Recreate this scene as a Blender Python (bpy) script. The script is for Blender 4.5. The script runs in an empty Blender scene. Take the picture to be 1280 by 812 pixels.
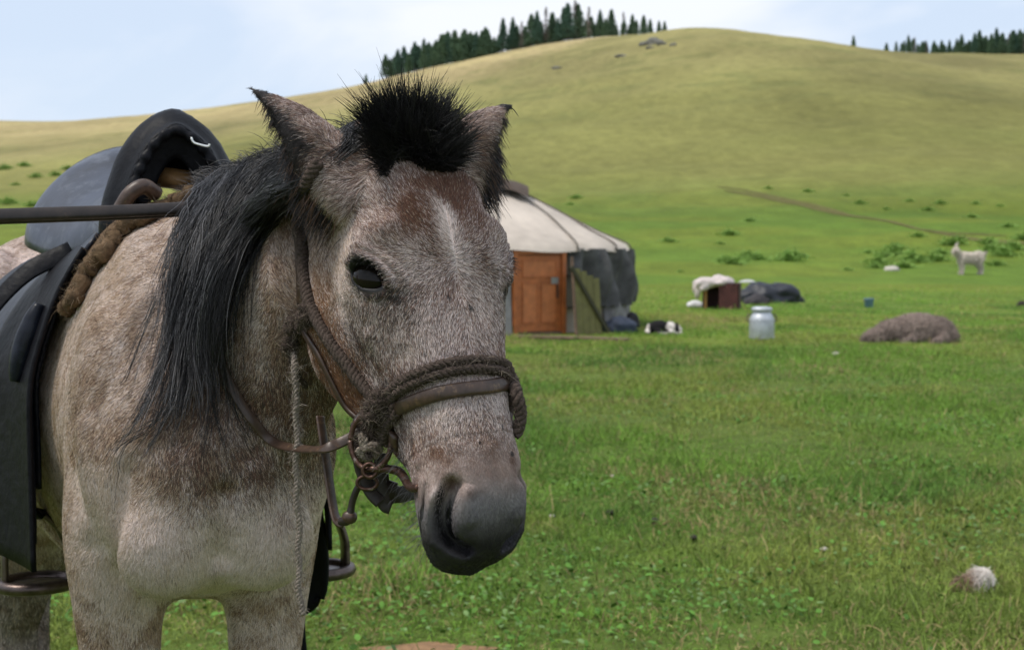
import bpy, bmesh, math, os
import numpy as np
from mathutils import Vector, Matrix
from mathutils.bvhtree import BVHTree

rng = np.random.default_rng(7)
sc = bpy.context.scene
C = sc.collection
R = math.radians

# ------------------------------------------------------------------ camera, sky, sun, exposure
F = 1778.0                      # focal length in photo pixels (1280 wide): a 50 mm lens
CAMH = 1.31
PITCH = math.atan(94.0 / F)     # level horizon sits at photo row 312
cam = bpy.data.cameras.new('camera')
camo = bpy.data.objects.new('camera', cam)
C.objects.link(camo)
camo.location = (0, 0, CAMH)
camo.rotation_euler = (math.pi / 2 - PITCH, 0, 0)
cam.sensor_width = 36.0
cam.lens = 36.0 * F / 1280.0
cam.clip_start = 0.05
cam.clip_end = 5000
cam.dof.use_dof = True
cam.dof.focus_distance = 1.60
cam.dof.aperture_fstop = 12.0
sc.camera = camo

SUN_EL, SUN_AZ = R(62), R(-108)   # azimuth from +Y (view direction) towards +X
w = bpy.data.worlds.new('World')
sc.world = w
w.use_nodes = True
nt = w.node_tree
nt.nodes.clear()
N = nt.nodes.new
out = N('ShaderNodeOutputWorld')
bg = N('ShaderNodeBackground')
bg.inputs['Strength'].default_value = 0.073
sky = N('ShaderNodeTexSky')
sky.sky_type = 'NISHITA'
sky.sun_disc = False
sky.sun_elevation = SUN_EL
sky.sun_rotation = SUN_AZ
sky.air_density = 1.0
sky.dust_density = 1.0
sky.ozone_density = 1.0
tc = N('ShaderNodeTexCoord')
mp = N('ShaderNodeMapping')
mp.inputs['Scale'].default_value = (1.0, 1.0, 3.0)
noi = N('ShaderNodeTexNoise')
noi.inputs['Scale'].default_value = 3.2
noi.inputs['Detail'].default_value = 7
noi.inputs['Roughness'].default_value = 0.5
noi.inputs['Distortion'].default_value = 0.5
ramp = N('ShaderNodeValToRGB')
ramp.color_ramp.elements[0].position = 0.40
ramp.color_ramp.elements[0].color = (0.82, 0.82, 0.82, 1)
ramp.color_ramp.elements[1].position = 0.68
ramp.color_ramp.elements[1].color = (1, 1, 1, 1)
mixc = N('ShaderNodeMix')
mixc.data_type = 'RGBA'
cl2 = N('ShaderNodeMix')
cl2.data_type = 'RGBA'
cl2.inputs[6].default_value = (5.7, 6.6, 8.0, 1)     # thin grey-blue veil
cl2.inputs[7].default_value = (7.4, 7.7, 8.2, 1)     # brighter cloud
L = nt.links.new
L(tc.outputs['Generated'], mp.inputs['Vector'])
L(mp.outputs['Vector'], noi.inputs['Vector'])
L(noi.outputs['Fac'], ramp.inputs['Fac'])
rmp2 = N('ShaderNodeMapRange')
rmp2.inputs['From Min'].default_value = 0.42
rmp2.inputs['From Max'].default_value = 0.66
L(noi.outputs['Fac'], rmp2.inputs['Value'])
L(rmp2.outputs['Result'], cl2.inputs[0])
L(ramp.outputs['Color'], mixc.inputs[0])
L(sky.outputs['Color'], mixc.inputs[6])
L(cl2.outputs[2], mixc.inputs[7])
L(mixc.outputs[2], bg.inputs['Color'])
L(bg.outputs['Background'], out.inputs['Surface'])

sun = bpy.data.lights.new('sun', 'SUN')
sun.energy = 1.5
sun.angle = R(12)
sun.color = (1.0, 0.94, 0.85)
suno = bpy.data.objects.new('sun', sun)
C.objects.link(suno)
sd = Vector((math.sin(SUN_AZ) * math.cos(SUN_EL), math.cos(SUN_AZ) * math.cos(SUN_EL), math.sin(SUN_EL)))
suno.rotation_euler = sd.to_track_quat('Z', 'Y').to_euler()
suno.location = (0, 0, 30)

vs = sc.view_settings
vs.view_transform = 'Standard'
vs.look = 'None'
vs.exposure = 0.82
vs.gamma = 1.0
sc.render.engine = 'CYCLES'
sc.cycles.use_denoising = True
sc.cycles.max_bounces = 6
sc.cycles.transparent_max_bounces = 8
sc.cycles.use_adaptive_sampling = True
sc.cycles.adaptive_threshold = 0.02

# ------------------------------------------------------------------ helpers
def ray(px, py):
    """direction in the world of photo pixel (px, py)"""
    v = Vector(((px - 640) / F, -(py - 406) / F, -1))
    return (camo.rotation_euler.to_matrix() @ v).normalized()

CP = Vector((0, 0, CAMH))

def at(px, py, Y):
    d = ray(px, py)
    return CP + d * (Y / d.y)

def pix(p):
    v = camo.rotation_euler.to_matrix().transposed() @ (Vector(p) - CP)
    return (640 + F * v.x / -v.z, 406 - F * v.y / -v.z)

def tag(o, label=None, cat=None, group=None, kind=None):
    if label: o['label'] = label
    if cat: o['category'] = cat
    if group: o['group'] = group
    if kind: o['kind'] = kind
    return o

def mesh(name, v, f, mat=None, parent=None, smooth=True):
    me = bpy.data.meshes.new(name)
    me.from_pydata([tuple(map(float, p)) for p in v], [], [tuple(map(int, q)) for q in f])
    me.update()
    if smooth:
        me.polygons.foreach_set('use_smooth', np.ones(len(me.polygons), bool))
    o = bpy.data.objects.new(name, me)
    C.objects.link(o)
    if mat: me.materials.append(mat)
    if parent: o.parent = parent
    return o

def empty(name, loc=(0, 0, 0), rz=0):
    o = bpy.data.objects.new(name, None)
    C.objects.link(o)
    o.empty_display_size = 0.1
    o.location = loc
    o.rotation_euler = (0, 0, rz)
    return o

def copy_tree(o, parent=None):
    c = o.copy()
    C.objects.link(c)
    c.parent = parent
    for ch in o.children:
        copy_tree(ch, c)
    return c

class MB:
    """collects shapes into one mesh"""
    def __init__(s): s.v = []; s.f = []
    def add(s, v, f):
        n = len(s.v)
        s.v += [tuple(map(float, p)) for p in v]
        s.f += [tuple(int(i) + n for i in q) for q in f]
        return s
    def box(s, lo, hi, M=None, bev=0.0):
        bm = bmesh.new()
        bmesh.ops.create_cube(bm, size=1)
        lo = Vector(lo); hi = Vector(hi)
        for q in bm.verts:
            q.co = Vector(((q.co[i] + .5) * (hi[i] - lo[i]) + lo[i] for i in range(3)))
        if bev:
            bmesh.ops.bevel(bm, geom=bm.edges[:], offset=bev, segments=2, affect='EDGES')
        if M is not None:
            bm.transform(M)
        bm.verts.index_update()
        s.add([q.co[:] for q in bm.verts], [[q.index for q in f.verts] for f in bm.faces])
        bm.free()
        return s
    def tube(s, pts, rad, n=10, cap=True):
        v, f = sweep_tube(pts, rad, n, cap)
        return s.add(v, f)
    def build(s, name, mat=None, parent=None, smooth=True):
        return mesh(name, s.v, s.f, mat, parent, smooth)

def frames(P):
    """tangents and a rotation-minimising normal along a polyline (numpy)"""
    P = np.asarray(P, float)
    T = np.gradient(P, axis=0)
    T /= np.linalg.norm(T, axis=1, keepdims=True) + 1e-12
    n = np.cross(T[0], (0, 0, 1.0))
    if np.linalg.norm(n) < 1e-3: n = np.cross(T[0], (1.0, 0, 0))
    n /= np.linalg.norm(n)
    Nn = [n]
    for i in range(1, len(P)):
        n = Nn[-1] - T[i] * np.dot(Nn[-1], T[i])
        n /= np.linalg.norm(n) + 1e-12
        Nn.append(n)
    return T, np.array(Nn)

def sweep_tube(pts, rad, n=10, cap=True):
    P = np.asarray(pts, float)
    T, Nn = frames(P)
    B = np.cross(T, Nn)
    rad = np.broadcast_to(np.asarray(rad, float), (len(P),))
    a = np.linspace(0, 2 * np.pi, n, endpoint=False)
    V = P[:, None] + rad[:, None, None] * (np.cos(a)[None, :, None] * Nn[:, None] + np.sin(a)[None, :, None] * B[:, None])
    m = len(P)
    f = [(i * n + j, i * n + (j + 1) % n, (i + 1) * n + (j + 1) % n, (i + 1) * n + j) for i in range(m - 1) for j in range(n)]
    if cap:
        f.append(tuple(range(n))[::-1]); f.append(tuple(range((m - 1) * n, m * n)))
    return V.reshape(-1, 3), f

def crom(P, n):
    """Catmull-Rom (centripetal-ish by chord length) through P, n samples evenly spaced in length"""
    P = np.asarray(P, float)
    if len(P) == 2:
        t = np.linspace(0, 1, n)[:, None]
        return P[0] * (1 - t) + P[1] * t
    Q = np.vstack([2 * P[0] - P[1], P, 2 * P[-1] - P[-2]])
    res = []
    for i in range(1, len(Q) - 2):
        t = np.linspace(0, 1, 24, endpoint=False)[:, None]
        p0, p1, p2, p3 = Q[i - 1], Q[i], Q[i + 1], Q[i + 2]
        res.append(.5 * (2 * p1 + (p2 - p0) * t + (2 * p0 - 5 * p1 + 4 * p2 - p3) * t ** 2 + (3 * p1 - p0 - 3 * p2 + p3) * t ** 3))
    res.append(P[-1:])
    S = np.vstack(res)
    d = np.r_[0, np.cumsum(np.linalg.norm(np.diff(S, axis=0), axis=1))]
    u = np.linspace(0, d[-1], n)
    return np.stack([np.interp(u, d, S[:, k]) for k in range(S.shape[1])], 1)

def cubic_table(ts, V, tq):
    """monotone-free cubic Hermite interpolation of rows of V (k, ...) at ts"""
    ts = np.asarray(ts, float); V = np.asarray(V, float)
    m = np.empty_like(V)
    sh = (-1,) + (1,) * (V.ndim - 1)
    dt = np.diff(ts).reshape(sh)
    sl = np.diff(V, axis=0) / dt
    m[1:-1] = (sl[:-1] * dt[1:] + sl[1:] * dt[:-1]) / (dt[1:] + dt[:-1])
    m[0] = sl[0]; m[-1] = sl[-1]
    i = np.clip(np.searchsorted(ts, tq) - 1, 0, len(ts) - 2)
    h = (ts[i + 1] - ts[i]).reshape(sh)
    x = ((tq - ts[i])).reshape(sh) / h
    return (2 * x ** 3 - 3 * x ** 2 + 1) * V[i] + (x ** 3 - 2 * x ** 2 + x) * h * m[i] + (-2 * x ** 3 + 3 * x ** 2) * V[i + 1] + (x ** 3 - x ** 2) * h * m[i + 1]

_lat = np.random.default_rng(3).random((64, 64, 64)).astype(np.float32)
def vnoise(P, scale):
    """value noise 0..1 at points P (n,3)"""
    q = np.asarray(P, float) * scale + 1000.0
    i = np.floor(q).astype(int); f = q - i
    f = f * f * (3 - 2 * f)
    i0 = i & 63; i1 = (i + 1) & 63
    def g(a, b, c): return _lat[a[:, 0], b[:, 1], c[:, 2]]
    x, y, z = f[:, 0], f[:, 1], f[:, 2]
    c00 = g(i0, i0, i0) * (1 - x) + g(i1, i0, i0) * x
    c10 = g(i0, i1, i0) * (1 - x) + g(i1, i1, i0) * x
    c01 = g(i0, i0, i1) * (1 - x) + g(i1, i0, i1) * x
    c11 = g(i0, i1, i1) * (1 - x) + g(i1, i1, i1) * x
    return (c00 * (1 - y) + c10 * y) * (1 - z) + (c01 * (1 - y) + c11 * y) * z

def fbm(P, scale, o=4):
    s = 0; a = .5; t = 0
    for k in range(o):
        s = s + a * vnoise(P, scale * 2 ** k); t += a; a *= .5
    return s / t

def sstep(a, b, x):
    x = np.clip((x - a) / (b - a), 0, 1)
    return x * x * (3 - 2 * x)

# ------------------------------------------------------------------ materials
def mat(name, col=(.5, .5, .5), rough=.6, metal=0., noise=None, bump=None, spec=.5, attr=None, sheen=0., wear=None, bump_dist=.002, coat=0.):
    """procedural material. noise=(scale, amount), bump=(scale, strength), wear=(scale, threshold, colour)"""
    m = bpy.data.materials.new(name)
    m.use_nodes = True
    t = m.node_tree
    b = t.nodes['Principled BSDF']
    b.inputs['Base Color'].default_value = (*col, 1)
    b.inputs['Roughness'].default_value = rough
    b.inputs['Metallic'].default_value = metal
    b.inputs['Specular IOR Level'].default_value = spec
    b.inputs['Coat Weight'].default_value = coat
    if sheen:
        b.inputs['Sheen Weight'].default_value = sheen
    co = t.nodes.new('ShaderNodeTexCoord').outputs['Object']
    last = None
    if attr:
        a = t.nodes.new('ShaderNodeAttribute')
        a.attribute_name = attr
        last = a.outputs['Color']
    if noise:
        nz = t.nodes.new('ShaderNodeTexNoise')
        nz.inputs['Scale'].default_value = noise[0]
        nz.inputs['Detail'].default_value = 6
        nz.inputs['Roughness'].default_value = .65
        t.links.new(co, nz.inputs['Vector'])
        mr = t.nodes.new('ShaderNodeMapRange')
        mr.inputs['From Min'].default_value = .3
        mr.inputs['From Max'].default_value = .7
        mr.inputs['To Min'].default_value = 1 - noise[1]
        mr.inputs['To Max'].default_value = 1 + noise[1]
        t.links.new(nz.outputs['Fac'], mr.inputs['Value'])
        mx = t.nodes.new('ShaderNodeMix')
        mx.data_type = 'RGBA'
        mx.blend_type = 'MULTIPLY'
        mx.inputs[0].default_value = 1
        mx.inputs[6].default_value = (*col, 1)
        if last: t.links.new(last, mx.inputs[6])
        t.links.new(mr.outputs['Result'], mx.inputs[7])
        last = mx.outputs[2]
    if wear:
        nz = t.nodes.new('ShaderNodeTexNoise')
        nz.inputs['Scale'].default_value = wear[0]
        nz.inputs['Detail'].default_value = 8
        nz.inputs['Roughness'].default_value = .7
        t.links.new(co, nz.inputs['Vector'])
        mr = t.nodes.new('ShaderNodeMapRange')
        mr.inputs['From Min'].default_value = wear[1]
        mr.inputs['From Max'].default_value = wear[1] + .12
        t.links.new(nz.outputs['Fac'], mr.inputs['Value'])
        mx = t.nodes.new('ShaderNodeMix')
        mx.data_type = 'RGBA'
        mx.inputs[6].default_value = (*col, 1)
        mx.inputs[7].default_value = (*wear[2], 1)
        if last: t.links.new(last, mx.inputs[6])
        t.links.new(mr.outputs['Result'], mx.inputs[0])
        last = mx.outputs[2]
    if last: t.links.new(last, b.inputs['Base Color'])
    if bump:
        nz = t.nodes.new('ShaderNodeTexNoise')
        nz.inputs['Scale'].default_value = bump[0]
        nz.inputs['Detail'].default_value = 5
        t.links.new(co, nz.inputs['Vector'])
        bp = t.nodes.new('ShaderNodeBump')
        bp.inputs['Strength'].default_value = bump[1]
        bp.inputs['Distance'].default_value = bump_dist
        t.links.new(nz.outputs['Fac'], bp.inputs['Height'])
        t.links.new(bp.outputs['Normal'], b.inputs['Normal'])
    return m

def set_color(me, name, col):
    """per-point colour attribute on a mesh"""
    a = me.attributes.new(name, 'FLOAT_COLOR', 'POINT')
    c = np.ones((len(me.vertices), 4), np.float32)
    c[:, :3] = col
    a.data.foreach_set('color', c.ravel())

def hair(name, P, rad, col, material, parent=None):
    """P (n, k, 3) hairs as one curves object; rad (k,) or (n,k); col (n,3)"""
    n, k = P.shape[:2]
    h = bpy.data.hair_curves.new(name)
    h.add_curves([k] * n)
    h.attributes['position'].data.foreach_set('vector', np.ascontiguousarray(P, np.float32).ravel())
    r = np.broadcast_to(np.asarray(rad, np.float32), (n, k))
    ra = h.attributes.get('radius') or h.attributes.new('radius', 'FLOAT', 'POINT')
    ra.data.foreach_set('value', np.ascontiguousarray(r).ravel())
    c = np.ones((n, k, 4), np.float32)
    col = np.asarray(col, np.float32)
    c[:, :, :3] = col[:, None, :] if col.ndim == 2 else col
    ca = h.attributes.new('tint', 'FLOAT_COLOR', 'POINT')
    ca.data.foreach_set('color', c.ravel())
    o = bpy.data.objects.new(name, h)
    C.objects.link(o)
    h.materials.append(material)
    if parent: o.parent = parent
    return o

# ------------------------------------------------------------------ land: one sheet from behind the camera to beyond the hills
SKY_A = ([-600, 150, 300, 480, 600, 740, 800, 850, 890, 930, 1000, 1060, 1120, 1200, 1280, 1500, 2400], [250, 215, 182, 136, 104, 62, 43, 34, 30, 33, 49, 59, 64, 66, 66, 70, 130])
SKY_B = ([-900, -300, 0, 85, 150, 300, 430, 480, 560, 620, 700, 760, 830, 900, 1100, 1600], [120, 140, 150, 152, 147, 132, 110, 98, 80, 66, 52, 44, 42, 55, 120, 220])
YA, YB, Y0 = 560., 700., 32.
def smstep(v): 
    v = np.clip(v, 0, 2)
    v = np.where(v > 1, 2 - v, v)
    return v * v * (3 - 2 * v)
def ridge(x, sk, Yr):
    ys = .76 * Yr
    px = 640 + F * np.asarray(x) / ys
    e = np.interp(px, sk[0], sk[1])
    for d in (25, 50, 80): e = e + np.interp(px - d, *sk) + np.interp(px + d, *sk)
    return (312 - e / 7) / F * Yr / 1.10
def ground(x, y):
    x = np.asarray(x, float); y = np.asarray(y, float)
    a = ridge(x, SKY_A, YA) * smstep((y - Y0) / (YA - Y0))
    b = ridge(x, SKY_B, YB) * smstep((y - Y0) / (YB - Y0))
    m = np.maximum(a, b) + 1.2 * np.exp(-np.abs(a - b) / 2.5) * np.clip(np.maximum(a, b) / 20, 0, 1)
    P = np.stack([x.ravel(), y.ravel(), np.zeros(x.size)], 1)
    n = (fbm(P, .035, 3) - .5).reshape(x.shape)
    k = (fbm(P + 77, .9, 3) - .5).reshape(x.shape)
    far_ = np.clip((y - 20) / 60, 0, 1)
    nearf = np.clip((y - 2.6) / 3, 0, 1)
    return m + n * 1.6 * far_ + k * .05 * nearf
def g1(x, y): return float(ground(np.array([x]), np.array([y]))[0])
def gpix(px, py, y0=3.0):
    """photo pixel -> point on the land"""
    d = ray(px, py)
    ts = np.geomspace(y0, 900, 480)
    def below(q):
        x = d.x / d.y * q; z = CAMH + d.z / d.y * q
        return z < ground(x, q)
    b = below(ts)
    if not b.any(): return None
    k = int(np.argmax(b)); lo, hi = ts[max(k - 1, 0)], ts[k]
    for _ in range(3):
        q = np.linspace(lo, hi, 24); b = below(q)
        k = int(np.argmax(b)) if b.any() else 23
        lo, hi = q[max(k - 1, 0)], q[k]
    p = CP + d * (hi / d.y)
    return Vector((p.x, p.y, g1(p.x, p.y)))

gx = np.sinh(np.linspace(-6.2, 6.2, 301)); gx = gx / gx[-1] * 800
gy = np.concatenate([np.linspace(-150, -6, 12), np.linspace(-4, 3, 12), np.geomspace(3.2, 1100, 330)])
X, Y = np.meshgrid(gx, gy)
Zg = ground(X, Y)
GV = np.stack([X, Y, Zg], 2).reshape(-1, 3)
nx, ny = len(gx), len(gy)
ii, jj = np.meshgrid(np.arange(ny - 1), np.arange(nx - 1), indexing='ij')
GF = np.stack([ii * nx + jj, ii * nx + jj + 1, (ii + 1) * nx + jj + 1, (ii + 1) * nx + jj], 2).reshape(-1, 4)
def land_colour(x, y):
    P = np.stack([x, y, np.zeros(len(x))], 1)
    n1, n2, n3 = fbm(P, .02, 4), fbm(P + 31, .12, 4), fbm(P + 63, .7, 3)
    fresh = np.array([.112, .180, .026]); olive = np.array([.195, .190, .058]); tan = np.array([.265, .230, .098]); straw = np.array([.38, .30, .15])
    a = ridge(x, SKY_A, YA) * smstep((y - Y0) / (YA - Y0)); b = ridge(x, SKY_B, YB) * smstep((y - Y0) / (YB - Y0))
    up = sstep(70, 190, y + 90 * (n1 - .5) - .12 * np.clip(x, -100, 100))
    up2 = sstep(170, 400, y + 120 * (n1 - .5))
    c = np.tile(fresh, (len(x), 1))
    c = mix3_(c, np.array([.15, .19, .028]), sstep(.42, .62, n2) * .8)
    c = mix3_(c, olive, up)
    c = mix3_(c, tan, up2 * .75)
    left = sstep(1.0, 5, b - a) * sstep(110, 170, y)
    c = mix3_(c, tan * 1.05, left * .8)
    c = mix3_(c, straw, left * sstep(250, 420, y) * .8)
    c = mix3_(c, np.array([.14, .15, .05]), sstep(.56, .66, n2) * sstep(200, 260, y) * .5)
    c *= (.86 + .28 * n3)[:, None]
    n4 = fbm(np.stack([x, y * .45, np.zeros(len(x))], 1) + 210, .035, 4)
    c *= (1 + sstep(60, 140, y) * 1.1 * (n4 - .5))[:, None]
    c = mix3_(c, np.array([.080, .105, .026]), sstep(26, 12, y) * .7)  # near turf darkened: shade between the grass blades put into its colour
    return c
def mix3_(a, b, f): return a * (1 - f)[:, None] + np.asarray(b)[None] * f[:, None]
land = mesh('ground', GV, GF)
tag(land, kind='structure')
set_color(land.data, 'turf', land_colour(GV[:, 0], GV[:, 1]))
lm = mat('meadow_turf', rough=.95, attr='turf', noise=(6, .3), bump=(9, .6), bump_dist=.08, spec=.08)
t_ = lm.node_tree
# extra fine mottling that grows streaky with distance
nz = t_.nodes.new('ShaderNodeTexNoise'); nz.inputs['Scale'].default_value = .55; nz.inputs['Detail'].default_value = 9; nz.inputs['Roughness'].default_value = .75
co = [n for n in t_.nodes if n.type == 'TEX_COORD'][0].outputs['Object']
mpn = t_.nodes.new('ShaderNodeMapping'); mpn.inputs['Scale'].default_value = (1, .35, 1)
t_.links.new(co, mpn.inputs['Vector']); t_.links.new(mpn.outputs['Vector'], nz.inputs['Vector'])
bs = t_.nodes['Principled BSDF']
src = bs.inputs['Base Color'].links[0].from_socket
mr = t_.nodes.new('ShaderNodeMapRange'); mr.inputs['From Min'].default_value = .3; mr.inputs['From Max'].default_value = .7; mr.inputs['To Min'].default_value = .76; mr.inputs['To Max'].default_value = 1.22
t_.links.new(nz.outputs['Fac'], mr.inputs['Value'])
mx = t_.nodes.new('ShaderNodeMix'); mx.data_type = 'RGBA'; mx.blend_type = 'MULTIPLY'; mx.inputs[0].default_value = 1
t_.links.new(src, mx.inputs[6]); t_.links.new(mr.outputs['Result'], mx.inputs[7]); t_.links.new(mx.outputs[2], bs.inputs['Base Color'])
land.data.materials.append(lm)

# worn track across the slope
soil_m = mat('track_soil', (.125, .118, .042), .95, noise=(2.5, .35), spec=.05)
tp = [gpix(x, y, 30) for x, y in ((905, 238), (950, 246), (1010, 258), (1080, 272), (1150, 287), (1215, 299), (1300, 305))]
for off, wd in ((0, 2.3), (5.0, 1.6)):
    P = crom([np.array(p) + np.array([0, off, 0]) for p in tp], 90)
    wdn = wd * (.7 + .6 * rng.random(90)); wdn = np.convolve(wdn, np.ones(5) / 5, 'same') * np.sin(np.linspace(.08, 3.06, 90)) ** .5
    V = []
    for i, p in enumerate(P):
        for k in (-1, 0, 1):
            x_, y_ = p[0] + .15 * k * wdn[i], p[1] + k * wdn[i]
            V.append((x_, y_, g1(x_, y_) + .03 - .02 * (k == 0)))
    f = [(i * 3 + k, i * 3 + k + 1, i * 3 + k + 4, i * 3 + k + 3) for i in range(89) for k in (0, 1)]
    o = mesh('track', V, f, soil_m)
    tag(o, kind='structure')

# rock outcrop on the hill
rock_m = mat('grey_rock', (.155, .15, .125), .9, noise=(1.2, .4), bump=(2, .8), bump_dist=.2)
def rock(px, py, sx, sz, seed, label):
    p = gpix(px, py, 100)
    if p is None: p = gpix(px, py + 8, 100)
    g = np.random.default_rng(seed)
    bm = bmesh.new(); bmesh.ops.create_icosphere(bm, subdivisions=3, radius=1)
    vv = np.array([q.co[:] for q in bm.verts]); ff = [[q.index for q in f.verts] for f in bm.faces]; bm.free()
    vv = vv * (.65 + .7 * vnoise(vv + seed * 7, 1.6))[:, None]
    vv = vv * np.array([sx, sx * .7, sz])
    o = mesh('rock_outcrop', vv, ff, rock_m, smooth=False)
    o.location = p
    tag(o, label, 'rock', 'grey rocks near the hill top')
    return o
for i, (x, y, sx, sz) in enumerate(((806, 57, 1.5, 1.1), (817, 55, 2.2, 1.5), (828, 56, 1.4, .9), (776, 71, 1.7, .55), (697, 86, 1.6, .5), (842, 57, 1.0, .6), (812, 61, 1.1, .6))):
    rock(x, y, sx, sz, i + 2, 'grey rock lying on the grassy slope below the hill top')

# ---- conifers along the ridge
bark_m = mat('larch_bark', (.10, .075, .06), .9, noise=(3, .3))
leaf_ms = [mat('needles_dark', (.080, .145, .100), .8, noise=(.8, .4), spec=.1), mat('needles_mid', (.100, .162, .092), .8, noise=(.8, .4), spec=.1), mat('needles_bare', (.19, .165, .15), .85, noise=(.8, .4), spec=.1)]  # bluish greens carry the distance haze in the needles' base colour
def conifer_meshes(seed, h, wid, bare):
    g = np.random.default_rng(seed)
    tv_, tf_ = sweep_tube([(0, 0, -1), (.1, 0, h * .4), (0, .05, h * .75), (0, 0, h)], [h * .017, h * .013, h * .007, .02], 7)
    V, Fc = [], []
    n = 480 if not bare else 150
    for k in range(n):
        q = g.random() ** .75
        z = h * (.12 + .88 * q)
        rr = 1.45 * wid * (1 - q) ** .7 * (.55 + .6 * g.random()) + .12
        a = g.uniform(0, 6.283)
        for j in range(6):
            fr = g.uniform(.25, 1)
            c = np.array([math.cos(a) * rr * fr, math.sin(a) * rr * fr, z - .25 * rr * fr + g.normal(0, .12)]) + g.normal(0, .16, 3)
            s = g.uniform(.22, .55) * (.6 if bare else 1)
            d1 = g.normal(0, 1, 3); d1 /= np.linalg.norm(d1)
            d2 = np.cross(d1, g.normal(0, 1, 3)); d2 /= np.linalg.norm(d2)
            o = len(V)
            V += [c - d1 * s, c + d2 * s * .45, c + d1 * s, c - d2 * s * .45]
            Fc.append((o, o + 1, o + 2, o + 3))
    return (tv_, tf_), (V, Fc)
tree_lib = []
for k, (h_, wd, br) in enumerate(((14, 2.6, 0), (12, 2.3, 0), (16, 2.4, 0), (13, 3.0, 0), (14, 1.5, 1), (9, 1.8, 0))):
    (tv_, tf_), (cv, cf) = conifer_meshes(40 + k, h_, wd, br)
    root_ = empty('conifer_tree')
    tr = mesh('trunk', tv_, tf_, bark_m, root_)
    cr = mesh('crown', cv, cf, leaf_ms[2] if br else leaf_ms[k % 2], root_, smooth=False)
    tree_lib.append(root_)
TREE_SPOTS = []
rt_ = np.random.default_rng(5)
def skyline_dist(px):
    ys = np.geomspace(150, 900, 200)
    xs = (px - 640) / F * ys
    e = (ground(xs, ys) - CAMH) / ys
    return ys[np.argmax(e)]
def plant(px, hpx, kind, behind):
    yd = skyline_dist(px) + behind
    x = (px - 640) / F * yd
    return (x, yd, g1(x, yd), hpx / F * yd, kind, px)
for px in np.arange(484, 612, 3.6):
    TREE_SPOTS.append(plant(px + rt_.normal(0, 1), rt_.uniform(18, 33) + 8 * sstep(480, 530, px) , rt_.choice([0, 1, 3, 1, 5]), rt_.uniform(4, 45)))
for px, hp, k in ((497, 30, 2), (531, 38, 2), (560, 34, 0), (602, 30, 3), (629, 42, 2), (641, 40, 0), (652, 34, 4), (664, 40, 3), (671, 42, 0), (682, 46, 4), (690, 38, 1), (704, 42, 2), (709, 46, 0), (718, 50, 4), (722, 44, 3), (735, 40, 4), (749, 34, 0), (763, 34, 1), (778, 30, 4), (789, 26, 1), (803, 24, 1), (811, 18, 5), (822, 14, 5), (829, 13, 5), (646, 30, 1), (676, 30, 1), (697, 30, 0), (612, 26, 1), (618, 22, 3), (459, 12, 5)):
    TREE_SPOTS.append(plant(px, hp, k, rt_.uniform(4, 18)))
for px, hp, k in ((1063, 14, 5), (1104, 11, 5), (1116, 13, 1), (1131, 22, 2), (1139, 20, 4), (1148, 16, 1), (1154, 17, 4), (1163, 17, 1), (1172, 17, 3), (1182, 19, 0), (1191, 20, 1), (1197, 25, 0), (1207, 18, 3), (1213, 26, 0), (1219, 30, 3), (1227, 24, 1), (1234, 26, 3), (1240, 34, 2), (1248, 26, 1), (1256, 28, 4), (1262, 30, 0), (1269, 32, 3), (1276, 35, 4), (1283, 32, 0), (1292, 34, 2), (1305, 30, 1)):
    TREE_SPOTS.append(plant(px, hp, k, rt_.uniform(4, 18)))
for px in np.arange(614, 806, 4.6):
    TREE_SPOTS.append(plant(px + rt_.normal(0, 1.5), rt_.uniform(17, 29) * (1 - .35 * sstep(730, 800, px)), rt_.choice([0, 1, 3, 1, 5]), rt_.uniform(8, 30)))
for px in np.arange(1122, 1330, 5.0):
    TREE_SPOTS.append(plant(px + rt_.normal(0, 1.5), rt_.uniform(10, 19) + 12 * sstep(1170, 1270, px), rt_.choice([0, 1, 3, 1, 5]), rt_.uniform(8, 30)))
used = set()
for (x, y, z, h_, k, px) in TREE_SPOTS:
    k = int(k)
    base_h = (14, 12, 16, 13, 14, 9)[k]
    if k in used: o = copy_tree(tree_lib[k])
    else: o = tree_lib[k]; used.add(k)
    o.location = (x, y, z - .3)
    s_ = h_ / base_h
    o.scale = (s_ * rt_.uniform(.85, 1.15), s_ * rt_.uniform(.85, 1.15), s_)
    o.rotation_euler = (0, 0, rt_.uniform(0, 6.28))
    if k == 4: tag(o, 'thin bare greyish conifer standing among green ones on the ridge', 'tree', 'bare conifers on the ridge')
    elif px < 470: tag(o, 'tiny lone conifer just below the lower end of the dense row', 'tree')
    elif px < 622: tag(o, 'dark conifer in the dense row descending the hill shoulder', 'tree', 'conifers in the dense row on the shoulder')
    elif px < 900: tag(o, 'green conifer in the loose line climbing towards the hill top', 'tree', 'conifers in the loose line below the hill top')
    elif px < 1100: tag(o, 'tiny lone conifer on the bare ridge between the hill top and the far wood', 'tree', 'tiny lone conifers on the bare ridge')
    else: tag(o, 'dark conifer in the separate far wood behind the low ridge beyond the goat', 'tree', 'conifers in the far wood beyond the goat')
for k, o in enumerate(tree_lib):
    if k not in used:
        for ch in list(o.children): bpy.data.objects.remove(ch)
        bpy.data.objects.remove(o)
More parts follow.
